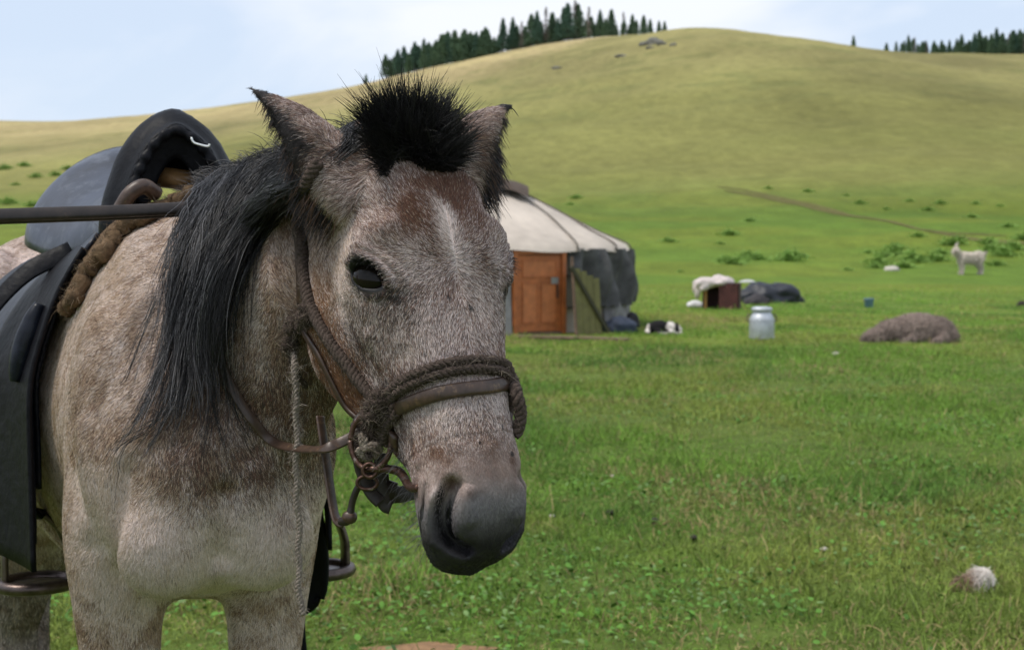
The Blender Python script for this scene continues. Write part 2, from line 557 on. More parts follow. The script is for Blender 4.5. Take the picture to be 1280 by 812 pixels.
# ------------------------------------------------------------------ the horse: one continuous body mesh
HP, HY = R(67.5), R(34)
HL = Vector((math.cos(HP) * math.sin(HY), -math.cos(HP) * math.cos(HY), -math.sin(HP)))   # down the face
HW = Vector((math.cos(HY), math.sin(HY), 0))                                               # towards its left
HU = Vector((math.sin(HP) * math.sin(HY), -math.sin(HP) * math.cos(HY), math.cos(HP)))     # out of the forehead
P0 = at(458, 344, 1.60) - HL * .166 + HW * .094 + HU * .029      # poll, so that the near eye sits where the photo shows it
HM = np.array([HL, HW, HU])
def hd(t, w_, u): return P0 + HL * t + HW * w_ + HU * u
def to_head(P): return (np.asarray(P) - np.array(P0)) @ HM.T

def loft(S, ts, n_along, n_round):
    """S (k, m, 3) closed rings at parameters ts -> capped tube, smooth both ways"""
    S = np.asarray(S, float)
    tq = np.linspace(ts[0], ts[-1], n_along)
    A = cubic_table(ts, S, tq)
    m = A.shape[1]
    Aw = np.concatenate([A[:, -2:], A, A[:, :3]], 1)
    out_ = cubic_table(np.arange(-2, m + 3), np.swapaxes(Aw, 0, 1), np.linspace(0, m, n_round, endpoint=False))
    A = np.swapaxes(out_, 0, 1)
    v = A.reshape(-1, 3)
    n = n_round
    f = [(i * n + j, i * n + (j + 1) % n, (i + 1) * n + (j + 1) % n, (i + 1) * n + j) for i in range(n_along - 1) for j in range(n)]
    v = np.vstack([v, A[0].mean(0), A[-1].mean(0)])
    a, b = len(v) - 2, len(v) - 1
    k = (n_along - 1) * n
    f += [(a, (j + 1) % n, j) for j in range(n)] + [(b, k + j, k + (j + 1) % n) for j in range(n)]
    return v, f

# head: half profiles (w, u) in cm, from the dorsal midline down to the underside midline
HEAD = [
 (-5, [(0,-2.5),(2,-2.7),(3.8,-3.4),(4.8,-4.8),(5.4,-7),(5.2,-9.4),(4.4,-11.5),(2.6,-13),(0,-13.5)]),
 (0,  [(0,-.8),(2.4,-1),(4.6,-1.8),(5.9,-3.3),(6.6,-6),(6.5,-9.5),(5.6,-13.5),(3.2,-15.5),(0,-15.5)]),
 (5,  [(0,.6),(3,.4),(5.5,-.6),(6.8,-2.6),(7.3,-6),(7.2,-11),(6.4,-17.5),(4.2,-20.5),(0,-17.5)]),
 (9.5,[(0,1.4),(3.6,1.2),(6.2,.1),(7.7,-2.2),(8.0,-6),(7.6,-12),(6.9,-20),(5,-24),(0,-18.5)]),
 (13, [(0,1.6),(4,1.3),(6.9,.2),(8.4,-1.9),(8.7,-5.5),(7.9,-12),(7.0,-21),(5.2,-25.2),(0,-18.5)]),
 (16.5,[(0,1.3),(3.9,1.0),(6.6,-.2),(8.4,-2.6),(9.0,-5.8),(8.0,-11.8),(7.0,-21.6),(5.2,-26.6),(0,-18)]),
 (20, [(0,.9),(3.7,.6),(6.1,-.6),(7.6,-3.0),(8.5,-6.2),(7.6,-12),(6.7,-21.4),(5.0,-27),(0,-17.4)]),
 (24.5,[(0,.5),(3.3,.3),(5.4,-.8),(6.4,-3),(7.2,-6.3),(6.5,-11),(5.7,-19.5),(4.1,-25.2),(0,-16.4)]),
 (29.5,[(0,.2),(2.9,0),(4.7,-1),(5.4,-3),(5.8,-6),(5.3,-9.8),(4.6,-15.6),(3.2,-20.2),(0,-14.6)]),
 (34.5,[(0,.1),(2.7,-.1),(4.1,-1.1),(4.8,-3),(5.1,-6),(4.7,-9),(3.9,-13),(2.6,-15.8),(0,-13.0)]),
 (38.5,[(0,0),(2.7,-.2),(4.2,-1.2),(5.0,-3.1),(5.2,-5.9),(4.8,-8.5),(3.9,-11.2),(2.4,-12.6),(0,-12.2)]),
 (42.5,[(0,-.4),(2.7,-.6),(4.4,-1.6),(5.4,-3.5),(5.7,-6.2),(5.1,-8.8),(4.1,-11.2),(2.4,-12.4),(0,-12.3)]),
 (45.3, [(0,-1.3),(2.5,-1.5),(4.3,-2.4),(5.4,-4.2),(5.8,-6.6),(5.2,-9.0),(4.2,-11.0),(2.5,-12.2),(0,-12.4)]),
 (47.6,[(0,-2.9),(2.3,-3.1),(3.9,-3.9),(4.9,-5.4),(5.3,-7.2),(4.9,-9.2),(4.0,-11.0),(2.6,-12.0),(0,-12.4)]),
 (49.3,[(0,-5.0),(1.9,-5.2),(3.1,-5.8),(3.8,-6.8),(4.0,-8.0),(3.7,-9.5),(3.2,-10.8),(2.1,-11.6),(0,-12.0)]),
 (50.0,[(0,-6.8),(1.2,-6.9),(1.9,-7.2),(2.2,-7.8),(2.3,-8.6),(2.1,-9.6),(1.8,-10.3),(1.2,-10.8),(0,-11.0)]),
]
# hindmost jaw rounds forward as it goes down: shear rings along t with depth
def wsc(t): return float(np.interp(t, [-5, 4, 12, 26, 36, 46], [1.02, 1.06, 1.11, 1.10, 1.06, 1.05]))
def head_ring(t, prof):
    r = []
    full = prof + [(-a, b) for a, b in prof[-2:0:-1]]
    for a, b in full:
        tt = t
        r.append(hd(tt / 100, a / 100 * wsc(t), b / 100))
    return r
hv, hf = loft([head_ring(t, p) for t, p in HEAD], [t for t, _ in HEAD], 150, 110)

# torso frame
BA = R(20)
BB = np.array([-math.sin(BA), math.cos(BA), 0])       # towards the tail
BR = np.array([math.cos(BA), math.sin(BA), 0])        # towards the horse's left
BW = np.array([-.53, 2.27, 0])                        # below the withers
def spine(s): return BW + BB * s - BR * .14 * max(0, s - .25) ** 2 / .5
def bd(s, r, z): return spine(s) + BR * r + np.array([0, 0, z])
def egg(top, bot, hw, pw=.80, low=.9):
    """16-point ring as (r, z): superellipse, narrower below by 'low'"""
    res = []
    zc = (top + bot) / 2; hh = (top - bot) / 2
    for k in range(16):
        a = 2 * math.pi * k / 16
        r = math.copysign(abs(math.sin(a)) ** pw, math.sin(a)) * hw
        z = math.copysign(abs(math.cos(a)) ** .95, math.cos(a))
        if z < 0: r *= 1 + (low - 1) * (-z)
        else: r *= 1 - .22 * z
        res.append((r, zc + hh * z))
    return res
TORSO = [(-.445, 1.06, .95, .05), (-.425, 1.12, .91, .10), (-.385, 1.18, .865, .145), (-.30, 1.26, .825, .172), (-.18, 1.33, .79, .188), (-.05, 1.365, .765, .196),
         (.12, 1.355, .735, .22), (.35, 1.31, .70, .255), (.6, 1.30, .705, .265), (.8, 1.33, .74, .258), (.98, 1.35, .80, .25), (1.12, 1.28, .87, .20), (1.19, 1.16, .98, .09)]
tv, tf = loft([[bd(s, r, z) for r, z in egg(a, b, h_)] for s, a, b, h_ in TORSO], [s for s, *_ in TORSO], 70, 80)

# neck rings: top point, bottom point, half width
NECK = [((-.575, 2.42, 1.30), (-.43, 2.02, .84), .19), ((-.505, 2.27, 1.375), (-.372, 1.935, .935), .165), ((-.405, 2.12, 1.405), (-.318, 1.89, 1.01), .128),
        ((-.305, 1.98, 1.425), (-.282, 1.875, 1.065), .10), ((-.215, 1.86, 1.437), (-.252, 1.87, 1.115), .085), ((-.14, 1.765, 1.437), (-.215, 1.85, 1.175), .072), ((-.10, 1.70, 1.40), (-.165, 1.79, 1.23), .05)]
def neck_ring(tp, bt, hw):
    tp = np.array(tp); bt = np.array(bt)
    c = (tp + bt) / 2; ax = (tp - bt) / 2
    lat = np.array([.86, .51, 0])
    r = []
    for k in range(16):
        a = 2 * math.pi * k / 16
        x = math.sin(a); z = math.cos(a)
        r.append(c + ax * z + lat * x * hw * (1 - .25 * max(z, 0) - .12 * max(-z, 0)))
    return r
nv, nf = loft([neck_ring(*q) for q in NECK], list(range(len(NECK))), 60, 70)

def limb(pts, rads, n=60, ell=1.0):
    P = crom(pts, n)
    d = np.r_[0, np.cumsum(np.linalg.norm(np.diff(np.asarray(pts, float), axis=0), axis=1))]
    r = np.interp(np.linspace(0, d[-1], n), d, rads)
    r = np.convolve(np.pad(r, 3, mode='edge'), np.ones(7) / 7, 'valid')
    return sweep_tube(P, r, 20)

parts = [(hv, hf), (tv, tf), (nv, nf)]
def foreleg(r, ds):
    return limb([bd(-.22 + ds, r * .95, 1.05), bd(-.24 + ds, r, .92), bd(-.22 + ds, r * 1.0, .78), bd(-.21 + ds, r * .95, .62), bd(-.20 + ds, r * .92, .44), bd(-.20 + ds, r * .92, .40), bd(-.20 + ds, r * .9, .26), bd(-.195 + ds, r * .9, .13), bd(-.215 + ds, r * .9, .055), bd(-.22 + ds, r * .9, 0.0)],
                [.07, .082, .062, .050, .044, .040, .027, .034, .038, .054])
parts.append(foreleg(-.118, 0)); parts.append(foreleg(.100, .03))
def hindleg(r, ds):
    return limb([bd(.92, r, 1.08), bd(.86, r, .92), bd(.88 + ds * .5, r, .76), bd(1.0 + ds, r, .56), bd(1.03 + ds, r, .48), bd(1.0 + ds, r, .30), bd(.98 + ds, r, .13), bd(.96 + ds, r, .055), bd(.95 + ds, r, 0)],
                [.14, .15, .105, .058, .052, .034, .038, .042, .056])
parts.append(hindleg(-.13, -.12)); parts.append(hindleg(.02, .14))
# shoulder and breast muscle masses
def blob(c, ax, n=18):
    v = []; f = []
    c = np.array(c); ax = [np.array(a) for a in ax]
    for i in range(n + 1):
        th = math.pi * i / n
        for j in range(2 * n):
            ph = math.pi * j / n
            v.append(c + ax[0] * math.sin(th) * math.cos(ph) + ax[1] * math.sin(th) * math.sin(ph) + ax[2] * math.cos(th))
    m = 2 * n
    f = [(i * m + j, i * m + (j + 1) % m, (i + 1) * m + (j + 1) % m, (i + 1) * m + j) for i in range(n) for j in range(m)]
    return np.array(v), f
Z3 = np.array([0, 0, 1.0])
for r in (-1, 1):
    parts.append(blob(bd(-.20, r * .120, 1.03), (BB * .13, BR * .070, Z3 * .21)))                   # shoulder
    parts.append(blob(bd(-.36, r * .066, .93), (BB * .080, BR * .078, Z3 * .095)))                  # breast
    parts.append(blob(bd(-.12, r * .11, .88), (BB * .10, BR * .055, Z3 * .09)))                      # elbow
    parts.append(blob(bd(.88, r * .17, 1.12), (BB * .20, BR * .10, Z3 * .2)))                       # haunch

# ears: cupped cones, laid out to the side
def ear(base, tip, face, w0, dep):
    """face = direction the opening looks; hollow on that side"""
    b = np.array(base); t = np.array(tip)
    ax = t - b; ln = np.linalg.norm(ax); ax = ax / ln
    fc = np.array(face, float); fc -= ax * np.dot(fc, ax); fc /= np.linalg.norm(fc)
    sd_ = np.cross(ax, fc)
    prof = [(-.25, .8, .8), (0, .95, 1.0), (.15, .97, .97), (.35, 1.0, 1.0), (.55, .80, .85), (.75, .50, .60), (.9, .27, .36), (1.0, .13, .2), (1.06, .05, .08)]
    rings = []
    for s, ww, dd in prof:
        c = b + ax * ln * s + (-fc) * .010 * math.sin(max(0, s) * math.pi * .7) 
        ring = []
        for k in range(16):
            a = 2 * math.pi * k / 16
            x = math.sin(a) * w0 * ww
            y = math.cos(a) * dep * dd
            if y > 0: y *= 1 - 1.05 * sstep(.22, .5, s) * math.cos(a) ** 1.0
            ring.append(c + sd_ * x + fc * y)
        rings.append(ring)
    return loft(rings, [p[0] for p in prof], 40, 40)
EARS = []
for (bx, by, bY), (tx, ty, tY), fc in (((425, 232, 1.68), (308, 121, 1.74), (-.80, .10, -.45)), ((575, 216, 1.75), (646, 138, 1.84), (.85, .10, -.45))):
    b_, t_ = at(bx, by, bY), at(tx, ty, tY)
    EARS.append((np.array(b_), np.array(t_), np.array(fc)))
    parts.append(ear(b_, t_, fc, .044, .036))

mb = MB()
for v_, f_ in parts: mb.add(v_, f_)
raw = mb.build('body_raw')
md = raw.modifiers.new('r', 'REMESH')
md.mode = 'VOXEL'
md.voxel_size = .006
dg = bpy.context.evaluated_depsgraph_get()
ev = raw.evaluated_get(dg)
me = bpy.data.meshes.new_from_object(ev)
bpy.data.objects.remove(raw)

def mesh_np(me):
    v = np.empty(len(me.vertices) * 3, np.float64)
    me.vertices.foreach_get('co', v)
    return v.reshape(-1, 3)
def edges_np(me):
    e = np.empty(len(me.edges) * 2, np.int64)
    me.edges.foreach_get('vertices', e)
    return e.reshape(-1, 2)
def laplace(v, e, wgt, it):
    n = len(v)
    deg = np.bincount(e.ravel(), minlength=n)[:, None]
    for _ in range(it):
        s = np.empty_like(v)
        for k in range(3):
            s[:, k] = np.bincount(e[:, 0], v[e[:, 1], k], n) + np.bincount(e[:, 1], v[e[:, 0], k], n)
        v = v + (s / deg - v) * wgt[:, None]
    return v
v = mesh_np(me); e = edges_np(me)
hl = to_head(v)
inhead = sstep(.02, .08, hl[:, 0]) * sstep(-.30, -.2, hl[:, 2]) * sstep(.13, .11, np.abs(hl[:, 1])) * (hl[:, 0] < .6)
def near_seg(v, a, b):
    ab = b - a
    t = np.clip(((v - a) @ ab) / (ab @ ab), 0, 1)
    return np.linalg.norm(v - (a + t[:, None] * ab), axis=1), t
inear = np.zeros(len(v))
for b_, t_, fc in EARS:
    d_, tt = near_seg(v, b_, t_)
    inear = np.maximum(inear, sstep(.06, .045, d_) * sstep(.12, .3, tt))
wg = .5 * np.clip(1 - .93 * inhead - .9 * inear, .0, 1)
v = laplace(v, e, wg, 45)
v = laplace(v, e, np.full(len(v), .5) * (1 - .6 * inear), 4)
me.vertices.foreach_set('co', v.ravel())
# finer mesh on the head
bm = bmesh.new()
bm.from_mesh(me)
hl = to_head(v)
sel = (hl[:, 0] > -.06) & (hl[:, 0] < .6) & (np.abs(hl[:, 1]) < .14) & (hl[:, 2] > -.14) & (hl[:, 2] < .08)
bm.verts.ensure_lookup_table()
ed = [q for q in bm.edges if sel[q.verts[0].index] and sel[q.verts[1].index]]
bmesh.ops.subdivide_edges(bm, edges=ed, cuts=1, use_grid_fill=True)
bm.verts.ensure_lookup_table()
q_ = to_head(np.array([q.co[:] for q in bm.verts]))
sel = (q_[:, 0] > .365) & (q_[:, 0] < .6) & (q_[:, 1] < .02) & (q_[:, 1] > -.1) & (q_[:, 2] > -.12) & (q_[:, 2] < .05)
bm.verts.index_update()
bmesh.ops.subdivide_edges(bm, edges=[q for q in bm.edges if sel[q.verts[0].index] and sel[q.verts[1].index]], cuts=1, use_grid_fill=True)
bmesh.ops.triangulate(bm, faces=[f for f in bm.faces if len(f.verts) > 4])
bm.to_mesh(me)
bm.free()
me.update()
v = mesh_np(me); e = edges_np(me)
hl = to_head(v)
inh = (hl[:, 0] > 0) & (hl[:, 0] < .6) & (np.abs(hl[:, 1]) < .13) & (hl[:, 2] > -.13)
v = laplace(v, e, .5 * inh, 3)

# ---- sculpting with soft brushes
def vnormals(v):
    me.vertices.foreach_set('co', v.ravel()); me.update()
    nn = np.empty(len(v) * 3); me.vertices.foreach_get('normal', nn)
    return nn.reshape(-1, 3)
def H(t, w_, u): return np.array(hd(t / 100, w_ / 100 * wsc(t), u / 100))
def brush(v, c, r, amt, direction=None):
    d = np.linalg.norm(v - c, axis=1)
    g = np.exp(-(d / r) ** 2)
    nn = vnormals(v) if direction is None else np.asarray(direction)[None]
    return v + nn * (g * amt)[:, None]
def stroke(v, pts, r, amt, direction=None, n=14, taper=False):
    P = crom(pts, n)
    near_ = np.where(((v > P.min(0) - .05) & (v < P.max(0) + .05)).all(1))[0]
    P = np.array([v[near_[np.argmin(((v[near_] - p_) ** 2).sum(1))]] for p_ in P])
    P[1:-1] = (P[:-2] + 2 * P[1:-1] + P[2:]) / 4
    lo = P.min(0) - 3 * r; hi = P.max(0) + 3 * r
    idx = np.where(((v > lo) & (v < hi)).all(1))[0]
    q = v[idx]
    dm = np.full(len(q), 9.); tm = np.zeros(len(q))
    for i in range(len(P) - 1):
        d_, t_ = near_seg(q, P[i], P[i + 1])
        k = d_ < dm
        dm[k] = d_[k]; tm[k] = (i + t_[k]) / (n - 1)
    g = np.exp(-(dm / r) ** 2)
    if taper: g *= sstep(0, .2, tm) * sstep(1, .8, tm)
    nn = vnormals(v)[idx] if direction is None else np.asarray(direction)[None]
    v = v.copy()
    v[idx] += nn * (g * amt)[:, None]
    return v
EYES = []
for s in (-1, 1):
    W = HM[1] * s
    v = stroke(v, [H(12.0, 6.2 * s, 0), H(12.6, 7.6 * s, -1.2), H(13.8, 8.7 * s, -3.0)], .014, .0045)          # brow ridge
    v = brush(v, H(9.5, 6.6 * s, -1.2), .020, -.006)                                                        # hollow above the eye
    v = stroke(v, [H(21, 8.2 * s, -6), H(25, 7 * s, -6.2), H(29, 5.7 * s, -6.2)], .011, .0035, None, 14, True)                 # facial crest
    v = stroke(v, [H(24, 6.2 * s, -3.2), H(30, 5.2 * s, -3), H(36, 4.7 * s, -3)], .016, -.0022, None, 14, True)               # hollow beside the nose
    v = stroke(v, [H(27, 6.0 * s, -8.7), H(33, 4.9 * s, -8), H(37, 4.9 * s, -7.6)], .014, -.003, None, 14, True)
    # eye: lids as a raised rim round an almond opening
    c = H(16.6, 8.6 * s, -2.9)
    i = np.argmin(np.linalg.norm(v - c, axis=1)); c = v[i].copy()
    nrm = vnormals(v)[i]
    nrm = nrm * .4 + W * .62 + HM[2] * .62 - HM[0] * .05; nrm /= np.linalg.norm(nrm)
    ax = HM[0] * .60 - W * .72 + HM[2] * .45                   # slants down towards the nose
    ax -= nrm * (ax @ nrm); ax /= np.linalg.norm(ax)
    up = np.cross(nrm, ax); up *= np.sign(up @ HM[2])
    q = v - c
    a_, b_, n_ = q @ ax, q @ up, q @ nrm
    rr = np.sqrt((a_ / .0225) ** 2 + ((b_ + .0006) / np.where(b_ > 0, .0135, .0120)) ** 2)
    near = np.abs(n_) < .03
    disp = (.0058 * np.exp(-((rr - 1.35) / .42) ** 2) * np.where(b_ > 0, 1.45, .5) - .018 * sstep(1.08, .72, rr)) * near
    v = v + nrm * disp[:, None]
    v = v + nrm * ((.0028 * np.exp(-((rr - 2.15) / .22) ** 2) - .002 * np.exp(-((rr - 1.80) / .15) ** 2)) * near * sstep(0, .008, b_))[:, None]   # lid fold
    EYES.append((c, nrm, ax, up))
    # nostril: comma-shaped opening with a soft wing
    NS = [H(41.8, 4.5 * s, -2.0), H(43.4, 5.0 * s, -3.2), H(45.2, 4.9 * s, -4.4), H(46.8, 3.9 * s, -5.1), H(47.7, 2.6 * s, -5.1)]
    v = stroke(v, [H(41.6, 3.7 * s, -1.0), H(44.0, 3.4 * s, -1.8), H(46.2, 2.6 * s, -3.3)], .012, .004, None, 14, True)
    v = stroke(v, [H(41.0, 5.1 * s, -3.2), H(43.6, 5.6 * s, -5.0), H(46, 5.2 * s, -6.4), H(47.6, 3.9 * s, -6.8)], .0085, .006, None, 14, True)   # outer wing
    inw = -W * .55 - HM[2] * .62 - HM[0] * .25; inw = inw / np.linalg.norm(inw)
    v = stroke(v, NS, .0085, .024, inw)
    v = stroke(v, NS[:3], .010, .012, inw)
    # mouth line, lips and chin
    ML = [H(38.6, 5.2 * s, -7.0), H(40.0, 5.5 * s, -7.4), H(43.6, 5.4 * s, -8.4), H(46.4, 4.9 * s, -9.3), H(48.0, 2.9 * s, -10.4), H(48.7, 0, -10.8)]
    v = stroke(v, ML[1:], .0042, -.009, None, 24, True)
    v = stroke(v, [p + HM[2] * .010 for p in ML[1:]], .008, .0035)
    v = brush(v, H(37.6, 5.2 * s, -6.9), .007, .004)
for k in range(6):      # wrinkles between the mouth and the nostril
    s = -1
    v = stroke(v, [H(39.2 + .5 * k, 5.5 * s, -4.9 - .36 * k), H(41.5 + .4 * k, 5.7 * s, -5.3 - .42 * k), H(44.0 + .2 * k, 5.7 * s, -6.1 - .48 * k), H(46.2, 5.2 * s, -7.0 - .46 * k)], .0015, -.0026, None, 22, True)
v = stroke(v, [H(44, 0, -11.6), H(47.5, 0, -12.2)], .020, .007, -HM[2])    # lower lip and chin
v = stroke(v, [H(22, 0, .6), H(30, 0, .2), H(38, 0, 0)], .013, .002)
hl = to_head(v)
mz = (hl[:, 0] > .36) & (hl[:, 2] > -.16) & (hl[:, 0] < .6)
v = laplace(v, e, .3 * mz, 1)
# breast groove, shoulder edge, windpipe
v = stroke(v, [bd(-.44, 0, 1.02), bd(-.44, 0, .92), bd(-.41, 0, .87)], .018, -.013, None, 20, True)
for r in (-1, 1):
    v = stroke(v, [bd(-.40, r * .10, 1.06), bd(-.40, r * .135, .97), bd(-.34, r * .135, .88), bd(-.30, r * .105, .83)], .018, -.013, None, 20, True)
    v = stroke(v, [bd(-.30, r * .17, 1.10), bd(-.33, r * .165, 1.00), bd(-.30, r * .16, .90)], .03, .010, None, 20, True)
    v = stroke(v, [bd(-.33, r * .03, 1.20), bd(-.40, r * .05, 1.10), bd(-.43, r * .055, 1.02)], .022, -.010, None, 20, True)
v = v + vnormals(v) * ((fbm(v, 9, 3) - .5) * .010 * (hl[:, 0] < -.05))[:, None]
vnormals(v)
me.polygons.foreach_set('use_smooth', np.ones(len(me.polygons), bool))

horse = empty('horse', (float(BW[0]), float(BW[1]), 0))
tag(horse, 'saddled grey roan horse with black mane and dark muzzle, head lowered', 'horse')
HINV = Matrix.Translation(-horse.location)
def hparent(o, p=horse):
    o.parent = p
    o.matrix_parent_inverse = HINV
    return o
body = bpy.data.objects.new('body', me)
C.objects.link(body)
hparent(body)
bvh = BVHTree.FromPolygons([Vector(q) for q in v], [tuple(p.vertices) for p in me.polygons])
BN = vnormals(v)

def hit(px, py, off=0.0):
    """photo pixel -> point on the horse (offset along the surface normal)"""
    d = ray(px, py)
    loc, nrm, i, dist = bvh.ray_cast(CP, d)
    if loc is None:                      # just off the outline: take the nearest point of the body
        best = min((bvh.find_nearest(CP + d * (k * .05)) for k in range(25, 60)), key=lambda q: q[3])
        loc, nrm = best[0], best[1]
    return loc + nrm * off, nrm
# ------------------------------------------------------------------ coat pattern (the animal's own colours, with some throat shade painted in)
def mix3(a, b, f): return a * (1 - f)[:, None] + np.asarray(b)[None] * f[:, None]
def ear_coords(P):
    """(closeness, along, towards opening) for the nearer ear"""
    best = np.full(len(P), 9.); tt = np.zeros(len(P)); ff = np.zeros(len(P))
    for b_, t_, fc in EARS:
        d_, t = near_seg(P, b_, t_)
        ax = (t_ - b_) / np.linalg.norm(t_ - b_)
        f_ = fc - ax * (fc @ ax); f_ /= np.linalg.norm(f_)
        k = d_ < best
        best[k] = d_[k]; tt[k] = t[k]
        ff[k] = ((P - (b_ + t[:, None] * (t_ - b_))) @ f_)[k]
    return best, tt, ff
def body_coords(P):
    q = P - BW
    return q @ BB, q @ BR, P[:, 2]
def eye_dist(P):
    d = np.full(len(P), 9.)
    for c, nrm, ax, up in EYES:
        q = P - c
        d = np.minimum(d, np.sqrt((q @ ax / .026) ** 2 + (q @ up / .018) ** 2 + (q @ nrm / .03) ** 2))
    return d

WHITE = np.array([.75, .635, .59]); BROWN = np.array([.155, .070, .043]); DARK = np.array([.030, .026, .027])
SAND = np.array([.52, .385, .275]); RUST = np.array([.24, .105, .038])
SPOTS = [(21.8, .8, .8, .28), (19.2, -3.6, .5, .2), (23.0, -5.0, -.6, .2), (26.5, -5.6, -1.6, .22), (20.5, -1.5, .9, .16), (25.2, 2.6, .3, .18), (31.5, -2.0, .1, .16), (35.5, 2.2, -.1, .2), (37.5, -1.2, 0, .18), (39.0, 2.9, -.3, .26), (29.5, -5.3, -2.4, .2), (13.5, 5.0, .9, .22), (36.0, -3.3, -.6, .15), (34.6, -4.0, -1.1, .14)]
def coat(P):
    """probabilities of white / brown / dark / sand / rust hairs at points P"""
    P = np.asarray(P)
    h = to_head(P); t, w_, u = h[:, 0] * 100, h[:, 1] * 100, h[:, 2] * 100
    s_, r_, z = body_coords(P)
    n1 = fbm(P, 14, 4); n2 = fbm(P + 5, 45, 3); n3 = fbm(P + 9, 120, 2)
    head = sstep(-3, 3, t) * sstep(-27, -21, u) * (np.abs(w_) < 13)
    # body
    pw = .36 + 1.1 * (n1 - .5) + 1.2 * (n2 - .5)
    ps = .42 + .3 * (.5 - n1)
    pb = .17 - .9 * (n2 - .5)
    pd = .10 + .25 * (n3 - .5) + 0 * z
    breast = sstep(1.02, .92, z) * sstep(-.25, -.33, s_) * sstep(.76, .83, z)
    pw += 1.3 * breast; pb -= .15 * breast; pd -= .1 * breast
    sh = sstep(-.04, -.12, r_) * sstep(.75, .9, z) * (s_ < .3)
    ps += .35 * sh; pb -= .1 * sh
    nk = sstep(-.20, -.32, s_) * sstep(1.0, 1.1, z)
    pb += .24 * nk; pd += .22 * nk; pw -= .10 * nk
    thr = sstep(-.25, -.33, s_) * sstep(.93, 1.02, z) * sstep(1.2, 1.1, z) * sstep(-.12, -.02, r_)  # throat: dark coat, plus the shade under the jaw painted into it
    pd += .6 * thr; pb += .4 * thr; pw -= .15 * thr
    leg = sstep(.74, .55, z)
    pd += 1.2 * leg * (s_ > .2) + .5 * leg
    hq = sstep(.3, .6, s_)
    pw += .5 * hq * sstep(.9, 1.15, z)
    # head
    mid = np.exp(-(w_ / 3.6) ** 2)
    Hw = .42 + 1.0 * (n2 - .5) + .8 * (n1 - .5)
    Hs = np.full(len(P), .10)
    Hb = .28 + .9 * (.5 - n1)
    Hd = .20 + .4 * (n3 - .5)
    fore = sstep(3, 7, t) * sstep(15.5, 12, t) * np.exp(-((np.abs(w_) - 1.5) / 4.2) ** 2)
    Hb += 1.15 * fore; Hw -= .25 * fore; 
    top = sstep(6, 2, t)
    Hd += .25 * top; Hb += .1 * top
    noseb = sstep(17, 20, t) * sstep(33, 28, t) * np.exp(-(w_ / 4.2) ** 2)
    Hb += .38 * noseb * (n1 > .42) ; Hw += .18 * noseb
    strip = (.25 + .75 * np.exp(-((t - 12.2) / 2.6) ** 2)) * sstep(7, 10, t) * sstep(18.5, 15, t) * np.exp(-((w_ - .15 * (t - 14) + .3 * np.sin(t)) / (.55 + .55 * np.exp(-((t - 12.5) / 3) ** 2))) ** 2)
    Hw += 2.5 * strip; Hb *= 1 - .9 * strip; Hd *= 1 - .9 * strip
    und = np.exp(-(((t - 20.5) / 3.2) ** 2 + ((np.abs(w_) - 7.6) / 2.6) ** 2))
    Hd += .35 * und; Hb -= .1 * und
    grey = sstep(-4.5, -9, u) * sstep(18, 24, t)
    Hd += .30 * grey; Hw -= .1 * grey
    rust = .75 * sstep(-10, -17, u + 3 * (n1 - .5)) * sstep(9, 16, t) * sstep(36, 26, t)
    side = sstep(-3.5, -6, u) * sstep(3, 7, t) * sstep(20, 13, t)
    Hs += .4 * side; Hd *= 1 - .5 * side
    snip = sstep(27, 30, t) * sstep(35, 33, t) * np.exp(-((w_ - 2.6) / 1.6) ** 2)
    Hw += .8 * snip
    mz_ = sstep(40.5, 49.0, t + 1.8 * (n1 - .5) * 4 + .16 * np.clip(-u - 4, -3, 9))
    Hd = Hd * (1 - mz_) + 3.5 * mz_ ** 1.3 + 0 * t
    Hw = Hw * (1 - .75 * mz_); Hb *= 1 - mz_; Hs *= 1 - mz_
    ed = eye_dist(P)
    Hd += 1.6 * sstep(1.35, .98, ed)
    for c, nrm, ax, up in EYES:
        q = P - (c + ax * .036 - up * .006)
        Hd += 1.6 * np.exp(-((q @ ax) / .014) ** 2 - ((q @ up) / .006) ** 2 - ((q @ nrm) / .03) ** 2)
    for q in SPOTS:
        Hd += 9 * np.exp(-(((t - q[0]) ** 2 + (w_ - q[1]) ** 2 + (u - q[2]) ** 2) / q[3] ** 2) ** 2)
    Hr = 1.6 * rust
    Hw *= 1 - .85 * rust; Hs *= 1 - .6 * rust
    K = np.stack([pw, pb, pd, ps, np.zeros(len(P))], 1) * (1 - head)[:, None] + np.stack([Hw, Hb, Hd, Hs, Hr], 1) * head[:, None]
    d_, et, ef = ear_coords(P)
    er = sstep(.062, .05, d_) * sstep(.1, .3, et)
    nearear = np.linalg.norm(P - EARS[0][0], axis=1) < np.linalg.norm(P - EARS[1][0], axis=1)
    dark = np.maximum(sstep(.74, .88, et), sstep(-.028, -.012, ef + .012 * (n2 - .5) - np.where(nearear, 0, .022)))
    E_ = np.stack([.36 * (1 - dark), .5 * (1 - dark), .18 + 2.5 * dark, .2 * (1 - dark), 0 * dark], 1)
    K = K * (1 - er)[:, None] + E_ * er[:, None]
    K = np.clip(K, .01, None)
    return K / K.sum(1, keepdims=True)
PAL = np.stack([WHITE, BROWN, DARK, SAND, RUST])
def coat_mean(P): return coat(P) @ PAL

